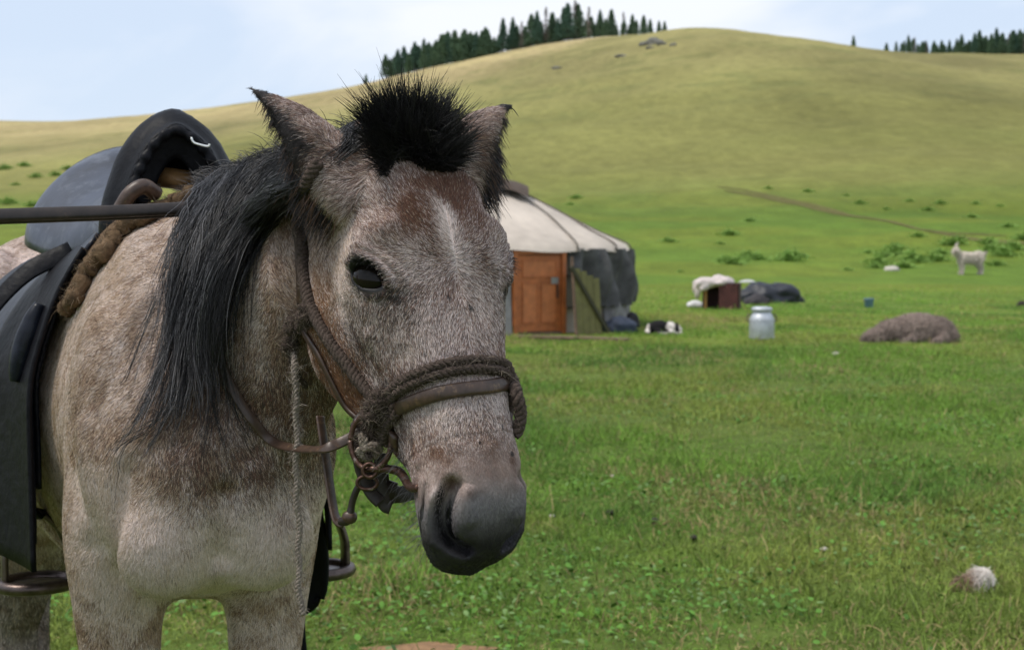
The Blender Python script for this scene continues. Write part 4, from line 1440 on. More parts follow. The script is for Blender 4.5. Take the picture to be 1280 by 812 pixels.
# straps below the ring: curb strap, buckle block, rein end
jy = float(rc[1]) + .035
def air(pts, Y): return [np.array(at(x, y, Y + (q[0] if q else 0))) for x, y, *q in pts]
Pc = crom(air([(452, 560), (458, 585), (470, 606), (490, 618, .01), (520, 612, .03), (530, 596, .05)], jy), 40)
lst('curb_strap', Pc, np.tile(vn, (40, 1)), .020, .005, dleather_m)
Pc = crom(air([(447, 548), (450, 580), (462, 612), (476, 628)], jy - .012), 30)
lst('curb_strap', Pc, np.tile(vn * .8 + HM[1] * .3, (30, 1)), .016, .005, dleather_m)
Pc = crom(air([(478, 566), (474, 596), (480, 628), (489, 634)], jy - .006), 30)
lst('curb_strap', Pc, np.tile(vn, (30, 1)), .017, .004, dleather_m)
for x, y, sx in ((462, 522, .013), (452, 545, .010), (447, 530, .009)):
    c, n_ = hit(x, y, .010)
    vv, ff = blob(np.array(c), (np.array(HW) * sx, vn * sx * .8, Z3 * sx * .9), 10)
    vv = vv + (fbm(vv, 150, 2) - .5)[:, None] * .005
    put(mesh('leather_knot', vv, ff, dleather_m), bridle)
Pb = MB()
cb = np.array(at(478, 612, jy))
Pb.box((-.018, -.006, -.014), (.018, .006, .014), Matrix.Translation(Vector(cb)) @ Matrix.Rotation(.35, 4, 'Y'), .003)
put(Pb.build('buckle_block', dleather_m), bridle)
put(mesh('buckle', *sweep_tube(np.array(at(459, 603, jy - .02)) + np.stack([np.cos(a) * .012, a * 0, np.sin(a) * .008], 1), .0022, 8), rust_m), bridle)

# near rein: from the ring in a slack curve back along the neck and up under the mane
rein = empty('rein', tuple(rc))
tag(rein, 'dark leather rein drooping from the bit ring back along the neck', 'rein')
nk_ = [np.array(hit(x, y, .010)[0]) for x, y in ((345, 548), (318, 520), (297, 485), (280, 440), (268, 390), (262, 330), (262, 285))]
Pr = crom(air([(447, 542), (425, 553), (405, 560)], jy + .0) + [np.array(at(380, 561, (jy + nk_[0][1]) / 2))] + nk_, 110)
T, Nn = frames(Pr)
vw = np.array(CP) - Pr; vw /= np.linalg.norm(vw, axis=1, keepdims=True)
V, f = strap(Pr, vw * .8 + Z3 * .35, .0135, .004)
put(mesh('strap', V, f, leather_m), rein)
c = np.array(at(450, 541, jy - .01))
vv, ff = blob(c, (np.array(HW) * .010, vn * .008, Z3 * .009), 10)
put(mesh('rein_knot', vv, ff, dleather_m), rein)
# far rein: hangs in a loop below the jaw and comes back to the curb strap
rein2 = empty('rein', tuple(at(420, 600, 1.85)))
tag(rein2, 'dark strap hanging in a loop under the jaw with a bent lower end', 'rein')
Pr = crom(air([(400, 520, .06), (404, 548, .05), (410, 590, .04), (416, 630, .03), (421, 650, .02), (430, 653, .015)], jy), 60)
V, f = strap(Pr, np.tile(vn * .7 + np.array([.7, 0, 0]), (60, 1)), .013, .004)
put(mesh('strap', V, f, leather_m), rein2)
Pr = crom(air([(424, 652, .015), (436, 647, .01), (441, 625, .008), (450, 606, .004), (468, 598, 0), (486, 596, 0)], jy), 50)
put(mesh('loop', *sweep_tube(Pr, np.interp(np.linspace(0, 1, 50), [0, .1, .3, 1], [.004, .0068, .0042, .0045]), 10), dleather_m), rein2)
c = np.array(at(437, 646, jy + .01))
vv, ff = blob(c, (Vector((1, 0, 0)) * .0095, np.array([0, .008, 0]), Z3 * .0085), 10)
put(mesh('rein_knot', vv, ff, leather_m), rein2)

# taut strap running off to the left in front of the saddle
ts = empty('leather_line', tuple(at(120, 268, 2.0)))
tag(ts, 'taut thick brown leather strap stretched level in front of the saddle', 'strap')
e0 = np.array(hit(268, 256, .004)[0])
Pt = crom([e0, np.array(at(240, 259, e0[1] - .03)), np.array(at(150, 264, e0[1] - .09)), np.array(at(0, 269, e0[1] - .17)), np.array(at(-160, 275, e0[1] - .26)), np.array(at(-420, 282, e0[1] - .38))], 90)
V, f = strap(Pt, np.tile(np.array([.1, -.9, .35]), (90, 1)), .0185, .009)
sl = mesh('strap', V, f, dleather_m)
put(sl, ts)
hp_ = empty('hitching_post', (float(Pt[-1][0]), float(Pt[-1][1]), g1(float(Pt[-1][0]), float(Pt[-1][1]))))
tag(hp_, 'weathered wooden hitching post that holds the end of the taut leather strap', 'post')
hpz = float(Pt[-1][2]) - hp_.location.z
V, f = sweep_tube(np.array([(0, 0, -.1), (.005, 0, .5), (-.004, .003, 1.0), (0, 0, hpz + .14), (0, 0, hpz + .16)]), [.062, .058, .054, .05, .03], 12)
mesh('shaft', V, f, mat('post_wood', (.20, .15, .11), .85, noise=(25, .4), bump=(40, .6)), hp_)
a = np.linspace(0, 2 * np.pi, 40)
mesh('strap_loop', *sweep_tube(np.stack([np.cos(a) * .060, np.sin(a) * .060, 0 * a + hpz], 1), .010, 8), dleather_m, hp_)
put(mesh('under_strap', *strap(Pt[3:] + np.array([0, .006, -.006]), np.tile(np.array([.1, -.9, .2]), (87, 1)), .012, .006), dleather_m), ts)

# ------------------------------------------------------------------ saddle
saddle = empty('saddle', tuple(bd(.3, 0, 1.33)))
tag(saddle, 'old black leather saddle with high arched pommel on the roan horse', 'saddle')
sad_m = mat('saddle_leather', (.010, .012, .019), .36, noise=(35, .5), bump=(38, .55), wear=(26, .62, (.035, .040, .055)), bump_dist=.003, spec=.24)
seat_m = mat('worn_seat_leather', (.030, .036, .055), .40, noise=(16, .45), bump=(110, .2), wear=(14, .52, (.085, .095, .12)), bump_dist=.0015)
blk_m = mat('black_leather', (.005, .005, .007), .50, noise=(60, .4), bump=(45, .6), spec=.14, bump_dist=.004)
felt_m = mat('brown_felt', (.13, .085, .05), .95, noise=(60, .5), bump=(180, .9), wear=(40, .58, (.05, .035, .025)), bump_dist=.004, spec=.1)
ruf_m = mat('ruffled_leather', (.008, .010, .016), .45, noise=(60, .5), bump=(70, .9), wear=(40, .60, (.05, .056, .07)), bump_dist=.006, spec=.25)
wood_m = mat('saddle_wood', (.34, .19, .075), .55, noise=(40, .35))
iron_m = mat('dark_iron', (.13, .10, .09), .38, metal=.85, noise=(60, .4), bump=(120, .3), wear=(50, .6, (.07, .035, .025)))
ivory_m = mat('bright_metal', (.85, .85, .83), .3, metal=.3)

def sheet(grid, thick, name, m_, parent, up=None):
    """thick skin from a grid (nu, nv, 3): front along local normals"""
    G = np.asarray(grid); nu, nv_ = G.shape[:2]
    du = np.gradient(G, axis=0); dv = np.gradient(G, axis=1)
    n_ = np.cross(du, dv); n_ /= np.linalg.norm(n_, axis=2, keepdims=True) + 1e-12
    if up is not None and (n_.reshape(-1, 3) @ np.asarray(up)).sum() < 0: n_ = -n_
    top = G + n_ * thick / 2; bot = G - n_ * thick / 2
    V = np.concatenate([top.reshape(-1, 3), bot.reshape(-1, 3)])
    k = nu * nv_
    f = []
    for i in range(nu - 1):
        for j in range(nv_ - 1):
            a, b, c, d = i * nv_ + j, i * nv_ + j + 1, (i + 1) * nv_ + j + 1, (i + 1) * nv_ + j
            f += [(a, b, c, d), (k + d, k + c, k + b, k + a)]
    rim = [(i, 0) for i in range(nu)] + [(nu - 1, j) for j in range(1, nv_)] + [(i, nv_ - 1) for i in range(nu - 2, -1, -1)] + [(0, j) for j in range(nv_ - 2, 0, -1)]
    for q in range(len(rim)):
        a = rim[q][0] * nv_ + rim[q][1]; b = rim[(q + 1) % len(rim)][0] * nv_ + rim[(q + 1) % len(rim)][1]
        f.append((a, k + a, k + b, b))
    o = mesh(name, V, f, m_)
    bm = bmesh.new(); bm.from_mesh(o.data); bmesh.ops.recalc_face_normals(bm, faces=bm.faces); bm.to_mesh(o.data); bm.free()
    o.data.polygons.foreach_set('use_smooth', np.ones(len(o.data.polygons), bool))
    put(o, parent)
    return o, rim, top

def flank(s, ang, off):
    """point on the barrel at s, angle from straight up (positive = horse's right), lifted by off"""
    hang = max(0., abs(ang) - R(82)); ang = math.copysign(min(abs(ang), R(82)), ang)
    o_ = Vector(bd(s, 0, 1.06))
    d = Vector(-BR * math.sin(ang) + Z3 * math.cos(ang))
    loc, nn, ii, dd = bvh.ray_cast(o_, d)
    if loc is None: loc = o_ + d * .25; nn = d
    return np.array(loc + d * off) - np.array([0, 0, hang * .30])

SS = [.035, .07, .11, .17, .25, .34, .42, .48, .52]
ZC = [1.490, 1.512, 1.505, 1.452, 1.425, 1.430, 1.462, 1.498, 1.502]
HWD = [.070, .085, .098, .122, .155, .185, .205, .205, .185]
DR = [.145, .16, .17, .145, .125, .13, .15, .175, .175]
g = []
for s in np.linspace(SS[0], SS[-1], 36):
    zc, hw, dr = (np.interp(s, SS, q) for q in (ZC, HWD, DR))
    row = []
    for th in np.linspace(-1, 1, 33):
        a_ = th * math.pi / 2
        row.append(bd(s, math.sin(a_) * hw, zc - dr * (1 - math.cos(a_)) ** .9))
    g.append(row)
g = np.array(g)
for _ in range(2): g[1:-1] = (g[:-2] + 2 * g[1:-1] + g[2:]) / 4
o, rim, top = sheet(g, .014, 'seat', seat_m, saddle, Z3)
# pommel: thick padded arch over the front
pg = []
for s in np.linspace(.012, .105, 12):
    zc, hw, dr = (np.interp(s, SS, q) for q in (ZC, HWD, DR))
    k = .010 + .012 * math.sin((s - .012) / .093 * math.pi)
    row = []
    for th in np.linspace(-1.12, 1.12, 41):
        a_ = th * math.pi / 2
        row.append(bd(s - .012 * abs(th), math.sin(a_) * (hw + k) * (1 + .15 * max(0, abs(th) - .8)), zc + k - dr * 1.12 * (1 - math.cos(a_)) ** .85))
    pg.append(row)
pg = np.array(pg); pg = pg + ((fbm(pg.reshape(-1, 3), 28, 3) - .5) * .012).reshape(pg.shape[0], -1, 1) * np.array([.5, .5, 1])
o, rim, top = sheet(pg, .016, 'pommel', blk_m, saddle, Z3)
fr_ = np.array(pg)[0]
put(mesh('pommel_rim', *sweep_tube(crom(fr_, 90), .0085 + .0016 * np.sin(np.arange(90) * 1.3) + rng.normal(0, .0004, 90), 10), blk_m), saddle)
# inner lip of the arch with the bright slot and the wooden tree
lip = []
for q in np.linspace(0, 1, 7):
    row = []
    for th in np.linspace(-.8, .8, 25):
        a_ = th * math.pi / 2
        row.append(bd(.020 + .012 * q, math.sin(a_) * (.082 - .034 * q), 1.512 - .02 * q - .035 * q - .16 * (1 - math.cos(a_)) ** .85 * (1 - .2 * q)))
    lip.append(row)
sheet(lip, .008, 'pommel_lining', blk_m, saddle)
sl_c = np.array(at(238, 176, 2.255))
sg = crom([np.array(at(x, y, 2.262)) for x, y in ((239, 172), (242, 178), (250, 181), (260, 183), (262, 180))], 24)
put(mesh('slot_trim', *sweep_tube(sg, .0017, 8), ivory_m), saddle)
b_ = MB()
Mx = Matrix.Translation(Vector(bd(.075, .012, 1.425))) @ Matrix.Rotation(BA, 4, 'Z') @ Matrix.Rotation(.12, 4, 'Y')
b_.box((-.036, -.012, -.016), (.036, .012, .016), Mx, .005)
put(b_.build('saddle_tree', wood_m), saddle)
# cantle binding
put(mesh('cantle_binding', *sweep_tube(g[-1], .009, 10), seat_m), saddle)

# flaps on both sides
def flap(s0, s1, a0, a1, off, name, m_, thick, curl=0, wav=0, side=1, nu=26, nv_=22, taper=0):
    G = []
    for i, q in enumerate(np.linspace(0, 1, nu)):
        row = []
        for j, p in enumerate(np.linspace(0, 1, nv_)):
            ang = R(a0 + (a1 - a0) * q)
            ed_ = abs(p - .5) * 2
            sw = (s1 - s0) * (1 - taper * q ** 2)
            s = (s0 + s1) / 2 + (p - .5) * sw - .05 * q
            of = off + curl * p ** 1.3 * q ** .7 + wav * math.sin(p * 14 + q * 5) * q
            row.append(flank(s, ang * side, of))
        G.append(row)
    G = np.array(G)
    for _ in range(3):
        G[1:-1] = (G[:-2] + 2 * G[1:-1] + G[2:]) / 4
        G[:, 1:-1] = (G[:, :-2] + 2 * G[:, 1:-1] + G[:, 2:]) / 4
    return sheet(G, thick, name, m_, saddle, -BR * side)[0]
for side in (1, -1):
    flap(.04, .60, 20, 112, .020, 'sweat_flap', ruf_m, .006, .115 if side > 0 else .02, .006, side, taper=.15)
    flap(.02, .42, 24, 128, .030, 'flap', sad_m, .006, .105 if side > 0 else .02, .004, side, taper=.2)
    flap(.0, .22, 30, 134, .036, 'knee_flap', blk_m, .007, .075 if side > 0 else .02, .0, side)
Q = [flank(.035, R(a_), .050) for a_ in np.linspace(52, 80, 26)]
put(mesh('knee_roll', *sweep_tube(Q, .018 * np.sin(np.linspace(.25, 2.9, 26)) ** .6, 12), sad_m), saddle)
# saddle felt: thick brown blanket sticking out in front
felt = empty('saddle_blanket', tuple(bd(.0, -.1, 1.3)))
tag(felt, 'ragged brown felt saddle blanket sticking out in front of the saddle', 'blanket')
G = []
for q in np.linspace(-1, 1, 60):
    row = []
    for p in np.linspace(0, 1, 14):
        s = -.075 + .55 * p + .012 * math.sin(q * 21) * (1 - p) + .05 * q * q
        row.append(flank(s, R(50 * q), .014))
    G.append(row)
G = np.array(G)
o, rim, top = sheet(G, .020, 'felt', felt_m, felt, Z3)
front_edge = G[:, 0]
Vn = crom(front_edge, 120) + rng.normal(0, .0015, (120, 3))
put(mesh('felt_hem', *sweep_tube(Vn, .013 + .003 * np.sin(np.arange(120) * 1.1) + rng.normal(0, .0012, 120), 10), felt_m), felt)
fz = fuzz([Vn], .012, 2200, .012, [(.20, .14, .09), (.10, .07, .05), (.30, .23, .16)], 'felt_fuzz', felt, fuzz_m); fz.matrix_parent_inverse = Matrix.Translation(-felt.location)
put(mesh('felt_roll', *sweep_tube(crom([np.array(at(150, 262, 2.17)), np.array(at(163, 242, 2.17)), np.array(at(180, 233, 2.18)), np.array(at(196, 243, 2.2))], 30), .012, 12), leather_m), felt)

# stirrups: flat round tread, two cheeks, hung on dark straps
def stirrup(px, py, Y, label, top_ang, side):
    root_ = empty('stirrup', tuple(at(px, py, Y)))
    tag(root_, label, 'stirrup')
    c = np.array(root_.location)
    fw_ = -BB; sd2 = BR
    a = np.linspace(0, 2 * np.pi, 49)
    ell = c + np.cos(a)[:, None] * sd2 * .060 + np.sin(a)[:, None] * fw_ * .050
    put(mesh('tread_rim', *sweep_tube(ell, .011, 8), iron_m), root_)
    vv, ff = blob(c - Z3 * .002, (sd2 * .058, fw_ * .048, Z3 * .006), 12)
    put(mesh('tread', vv, ff, iron_m), root_)
    for k in (-1, 1):
        P = crom([c + sd2 * .052 * k, c + sd2 * .052 * k + Z3 * .03, c + sd2 * .050 * k + Z3 * .055, c + sd2 * .035 * k + Z3 * .095, c + sd2 * .012 * k + Z3 * .12], 30)
        V, f = strap(P, np.tile(fw_, (30, 1)), .006, .02) if False else strap(P, np.tile(sd2 * k, (30, 1)), .040, .011)
        V = np.array(V)
        put(mesh('cheek', V, f, iron_m), root_)
    put(mesh('eye_bar', *sweep_tube([c + sd2 * .018 + Z3 * .118, c + Z3 * .124, c - sd2 * .018 + Z3 * .118], .007, 10), iron_m), root_)
    ups = [flank(.17, R(a2) * side, o2 if side > 0 else .06) for a2, o2 in ((84, .108), (66, .108), (48, .080), (32, .042))]
    P = crom([c + Z3 * .115, c * .66 + ups[0] * .34 + Z3 * .05] + ups, 40)
    for dy in (0, .012):
        V, f = strap(P + fw_ * dy, np.tile(-BR * side * .8 + fw_ * .6, (40, 1)), .034, .006)
        put(mesh('stirrup_leather', V, f, blk_m), root_)
    put(mesh('leather_buckle', *sweep_tube(P[9] + fw_ * .016 + np.cos(a)[:, None] * sd2 * .014 + np.sin(a)[:, None] * Z3 * .016, .0028, 8), iron_m), root_)
    return root_
stirrup(47, 728, 2.42, 'rusty iron stirrup with round tread on the saddle side by the ragged felt', 60, 1)
stirrup(396, 712, 2.52, 'iron stirrup with bright rim beyond the chest under the jaw strap', 60, -1)
# black leather guard and strap end beside the far stirrup
gd = empty('girth_strap', tuple(at(385, 740, 2.45)))
tag(gd, 'black leather girth flap hanging beside the far stirrup', 'strap')
G = []
for q in np.linspace(0, 1, 14):
    row = []
    for p in np.linspace(0, 1, 8):
        x = 352 + 50 * p + (8 * math.sin(q * 3)) - 14 * max(0, q - .75) * (p - .5) * 4
        y = 640 + 128 * q - 12 * (2 * p - 1) ** 2 * (q > .9)
        row.append(np.array(at(x, y, 2.40 + .02 * math.sin(p * 3) + .02 * q)))
    G.append(row)
sheet(np.array(G), .006, 'guard', blk_m, gd)
P = crom([np.array(at(377, 755, 2.38)), np.array(at(377, 790, 2.38)), np.array(at(381, 830, 2.38)), np.array(at(383, 870, 2.38))], 24)
put(mesh('strap_end', *strap(P, np.tile(np.array([0, -1.0, 0]), (24, 1)), .013, .005), blk_m), gd)
# ------------------------------------------------------------------ the camp
canvas_m = mat('cream_canvas', (.54, .465, .39), .85, noise=(1.3, .22), bump=(14, .35), wear=(2.2, .62, (.44, .38, .32)), bump_dist=.01)
greycloth_m = mat('grey_striped_cloth', (.085, .082, .082), .85, noise=(5, .45), bump=(25, .4), bump_dist=.01)
lightgrey_m = mat('pale_grey_cloth', (.22, .21, .205), .85, noise=(5, .35), bump=(25, .4), bump_dist=.01)
door_m = mat('orange_door_paint', (.42, .125, .034), .5, noise=(9, .3), bump=(30, .2), wear=(7, .62, (.24, .075, .03)), bump_dist=.004)
doorp_m = mat('orange_panel_paint', (.48, .155, .05), .5, noise=(9, .25), bump=(30, .2), bump_dist=.004)
board_m = mat('olive_board', (.155, .14, .045), .7, noise=(6, .3), bump=(20, .3), wear=(5, .6, (.24, .19, .08)))
plank_m = mat('weathered_wood', (.17, .11, .075), .85, noise=(10, .4), bump=(25, .4))
darkrope_m = mat('tie_rope', (.12, .10, .08), .9, noise=(40, .4))
GC = Vector((-.92, 24.3, 0)); GC.z = g1(GC.x, GC.y) - .02
GR, GH = 2.80, 1.40
ger = empty('ger_tent', tuple(GC))
tag(ger, 'cream canvas ger tent with an orange wooden door and grey draped wall', 'tent')
DA = math.atan2(-2.45, 1.31)          # direction of the door from the middle
def gp(r, a, z): return np.array([math.cos(a) * r, math.sin(a) * r, z])
def ger_skin(a0, a1, r, z0, z1, fold, nfold, m_, name, sag=0, na=120, nz_=10, seed=0, lowr=0):
    V = []
    g = np.random.default_rng(seed); ph = g.uniform(0, 6, 6)
    for j in range(nz_ + 1):
        q = j / nz_
        for i in range(na + 1):
            a = a0 + (a1 - a0) * i / na
            fo = fold * (math.sin(a * nfold + ph[0] + q * 3.2) + .6 * math.sin(a * nfold * 1.73 + ph[1] - q * 2) + .5 * math.sin(a * nfold * 3.1 + ph[2]))
            V.append(gp(r + fo * (.35 + .65 * math.sin(q * 2.6 + .3)) + lowr * (1 - q), a, z0 + (z1 - z0) * q + sag * math.sin(i * 1.3) * (1 - q)))
    n = na + 1
    f = [(j * n + i, j * n + i + 1, (j + 1) * n + i + 1, (j + 1) * n + i) for j in range(nz_) for i in range(na)]
    return put_local(mesh(name, V, f, m_), ger)
def put_local(o, p):
    o.parent = p
    return o
dw = .445 / GR       # half angle of the doorway
ger_skin(DA + dw, DA + 2 * math.pi - dw, GR, 0, GH, .008, 26, canvas_m, 'wall', na=260)
# roof: stretched canvas over the poles
V = []; na = 168; rr = [GR + .13, GR + .06, 2.4, 1.9, 1.4, .95, .55]; zz = [GH - .10, GH + .02, GH + .22, GH + .48, GH + .73, GH + .94, GH + 1.09]
for j, (r, z) in enumerate(zip(rr, zz)):
    for i in range(na):
        a = 2 * math.pi * i / na
        pole = .018 * abs(math.sin(a * 28)) * (j > 0) * (j < 6)
        sag = -.02 * math.sin(a * 11) * (j == 0)
        V.append(gp(r, a, z - pole + sag))
f = [(j * na + i, j * na + (i + 1) % na, (j + 1) * na + (i + 1) % na, (j + 1) * na + i) for j in range(6) for i in range(na)]
put_local(mesh('roof', V, f, canvas_m), ger)
# smoke ring and the dark felt flap laid over it
a = np.linspace(0, 2 * math.pi, 41)
put_local(mesh('crown_ring', *sweep_tube(np.stack([np.cos(a) * .57, np.sin(a) * .57, 0 * a + GH + 1.10], 1), .04, 10), plank_m), ger)
V = []
for j, q in enumerate(np.linspace(-1, 1, 17)):
    for i, p in enumerate(np.linspace(-1, 1, 17)):
        x, y = q * .95, p * .95
        r = math.hypot(x, y)
        V.append((x + .25, y, GH + 1.165 - .30 * max(0, r - .5) ** 1.3 * 1.5 - .02 + .015 * math.sin(q * 9 + p * 5)))
f = [(j * 17 + i, j * 17 + i + 1, (j + 1) * 17 + i + 1, (j + 1) * 17 + i) for j in range(16) for i in range(16)]
put_local(mesh('crown_cover', V, f, mat('brown_felt_flap', (.075, .05, .035), .95, noise=(8, .3))), ger)
# ropes over the roof and round the wall
for da in (-.75, -.28, .25, .62, 1.05, 1.5, 2.4, -1.3):
    P = [gp(r + .02, DA + da + .18 * (GR - r), z + .012) for r, z in zip(rr, zz)]
    put_local(mesh('roof_rope', *sweep_tube(crom(P, 30), .014, 6), darkrope_m), ger)
for z in (.42, .92):
    P = [gp(GR + .035, DA + dw + .02 + (2 * math.pi - 2 * dw - .04) * i / 90, z + .01 * math.sin(i)) for i in range(91)]
    put_local(mesh('wall_rope', *sweep_tube(P, .014, 6), darkrope_m), ger)
# grey draped cloth on the wall right of the door, paler cloth below
ger_skin(DA + dw + .02, DA + 1.45, GR + .12, .42, GH - .06, .10, 21, greycloth_m, 'wall_drape', .02, 150, 12, 3, .03)
ger_skin(DA + dw + .35, DA + 1.40, GR + .07, .06, .58, .035, 15, lightgrey_m, 'lower_drape', .0, 110, 8, 4, .05)
ger_skin(DA - 1.1, DA - dw - .01, GR + .05, .0, GH, .03, 15, lightgrey_m, 'side_drape', .0, 110, 8, 6, .05)
# door: frame, leaf with three panels, lock plate
dfw = empty('door'); dfw.parent = ger
dfw.location = tuple(gp(GR + .015, DA, 0)); dfw.rotation_euler = (0, 0, DA + math.pi / 2)
def dpart(name, lo, hi, m_, par, bev=.006):
    o = MB().box(lo, hi, None, bev).build(name, m_, par, smooth=False)
    return o
leaf = dpart('door_leaf', (-.385, -.020, .07), (.385, .020, 1.24), door_m, dfw)
for sx in (-1, 1):
    dpart('door_post', (sx * .425 - .036, -.06, .0), (sx * .425 + .036, .06, 1.315), door_m, dfw)
dpart('lintel', (-.389, -.058, 1.25), (.389, .058, 1.315), door_m, dfw)
dpart('sill', (-.389, -.058, .0), (.389, .058, .062), plank_m, dfw)
def dpanel(x0, x1, z0, z1):
    # sunk field with raised moulding round it
    fl = dpart('panel', (x0 + .02, -.027, z0 + .02), (x1 - .02, -.0215, z1 - .02), doorp_m, dfw, .002)
    m_ = MB()
    for a_, b_ in (((x0, -.036, z0), (x1, -.0225, z0 + .022)), ((x0, -.036, z1 - .022), (x1, -.0225, z1)), ((x0, -.0355, z0 + .022), (x0 + .022, -.0225, z1 - .022)), ((x1 - .022, -.0355, z0 + .022), (x1, -.0225, z1 - .022))):
        m_.box(a_, b_, None, .003)
    m_.build('moulding', door_m, fl, smooth=False)
dpanel(-.30, .30, .90, 1.17)
dpanel(-.30, -.03, .20, .82)
dpanel(.03, .30, .20, .82)
dpart('lock_plate', (.20, -.046, .80), (.33, -.038, .90), mat('steel_plate', (.45, .44, .43), .4, metal=.8, noise=(20, .2)), dfw, .002)
dpart('handle', (.29, -.07, .58), (.315, -.0385, .79), iron_m, dfw, .004)
# olive board leaning beside the door with a diagonal batten
def leaning(px0, px1, pyt, pyb, Y, lean):
    p0, p1 = at(px0, pyb, Y), at(px1, pyb, Y)
    return p0, p1
bdv = empty('leaning_board')
bp = at(737, 417, 21.80); bp.z = g1(bp.x, bp.y)
bdv.location = bp; bdv.rotation_euler = (R(-5), 0, R(38))
tag(bdv, 'olive painted board leaning on the tent wall beside the orange door', 'board')
for i in range(4):
    x0 = -.25 + i * .125
    hgt = 1.03 - .055 * i - (.0 if i % 2 else .01)
    MB().box((x0 + .003, -.012 - .002 * (i % 2), 0), (x0 + .122, .012, hgt)).build('plank', board_m, bdv, False)
MB().box((-.03, -.016, -.62), (.03, .016, .62), Matrix.Translation((0.02, -.034, .53)) @ Matrix.Rotation(R(-34), 4, 'Y')).build('batten', mat('dark_batten', (.05, .045, .02), .8), bdv, False)
MB().box((-.285, -.02, 0), (-.253, .02, 1.2), None, .004).build('side_rail', plank_m, bdv, False)
# dark bundle at the foot of the wall
def heap(name, loc, sx, sy, sz, m_, seed, amp=.35, scale=3., sub=4, fold=0, flat=.0):
    bm = bmesh.new(); bmesh.ops.create_icosphere(bm, subdivisions=sub, radius=1)
    vv = np.array([q.co[:] for q in bm.verts]); ff = [[q.index for q in f.verts] for f in bm.faces]; bm.free()
    vv = vv * (1 - amp / 2 + amp * fbm(vv + seed * 3.3, scale, 3))[:, None]
    if fold: vv *= (1 + .05 * np.sin(vv[:, 0] * fold + vv[:, 2] * 3 + 3 * vnoise(vv + seed, 2)))[:, None]
    vv = vv * np.array([sx, sy, sz])
    vv[:, 2] = np.maximum(vv[:, 2], flat - .03)
    o = mesh(name, vv, ff, m_)
    o.location = loc
    return o
p = gpix(776, 413); p = Vector((p.x + .02, 23.2, g1(p.x, 23.2)))
ob = heap('cloth_bundle', at(774, 412, 22.4), .27, .22, .20, mat('navy_cloth', (.03, .04, .065), .8, noise=(9, .4), bump=(30, .4)), 4, .5, 2.5)
ob.location.z = g1(ob.location.x, ob.location.y) + .05
tag(ob, 'dark blue cloth bundle at the foot of the ger wall', 'bundle')
ob = heap('sack', at(790, 402, 22.7), .12, .12, .22, mat('black_sack', (.012, .011, .012), .7, noise=(9, .4), bump=(30, .4)), 9, .5, 2.5)
ob.location.z = g1(ob.location.x, ob.location.y) + .10
tag(ob, 'small black sack slumped beside the dark blue bundle at the ger wall', 'sack')
for i, (x0, y0_, x1, y1, lab) in enumerate(((645, 423, 722, 425, 'flat grey brown board lying in front of the orange door'), (722, 424, 786, 427, 'dark plank lying in the mud in front of the olive board'))):
    A, B = gpix(x0, y0_), gpix(x1, y1)
    d = B - A
    o = MB().box((0, -.11, .0), (d.length, .11, .035), None, .006).build('ground_plank', plank_m, None, False)
    o.location = A + Vector((0, 0, .012)); o.rotation_euler = (0, 0, math.atan2(d.y, d.x))
    tag(o, lab, 'plank')

def organic(name, pieces, voxel, m_, it=6, parent=None):
    b = MB()
    for v_, f_ in pieces: b.add(v_, f_)
    raw = b.build(name + '_raw')
    md = raw.modifiers.new('r', 'REMESH'); md.mode = 'VOXEL'; md.voxel_size = voxel
    dg = bpy.context.evaluated_depsgraph_get()
    m2 = bpy.data.meshes.new_from_object(raw.evaluated_get(dg))
    bpy.data.objects.remove(raw)
    vv = laplace(mesh_np(m2), edges_np(m2), np.full(len(m2.vertices), .5), it)
    m2.vertices.foreach_set('co', vv.ravel())
    m2.polygons.foreach_set('use_smooth', np.ones(len(m2.polygons), bool))
    m2.name = name
    o = bpy.data.objects.new(name, m2); C.objects.link(o)
    m2.materials.append(m_)
    if parent: o.parent = parent
    return o, vv
ex, ey, ez = np.eye(3)
def bl(x, y, z, a, b, c): return blob((x, y, z), (ex * a, ey * b, ez * c), 12)
def fur_on(o, vv, n, ln, colf, name, parent, down=.6, rad=.003):
    me_ = o.data
    nn = np.empty(len(vv) * 3); me_.vertices.foreach_get('normal', nn); nn = nn.reshape(-1, 3)
    i = rng.integers(0, len(vv), n)
    r0 = vv[i]; d = nn[i] * .6 - ez * down + rng.normal(0, .35, (n, 3))
    l = ln * rng.uniform(.5, 1.3, n)
    P = np.stack([r0, r0 + d * l[:, None] * .5, r0 + d * l[:, None] - ez * l[:, None] * .2], 1)
    P[:, :, 2] = np.maximum(P[:, :, 2], .0)
    h_ = hair(name, P, np.array([rad, rad * .8, rad * .2]), colf(r0), fuzz_m, parent)
    tag(h_, kind='stuff')
    return h_

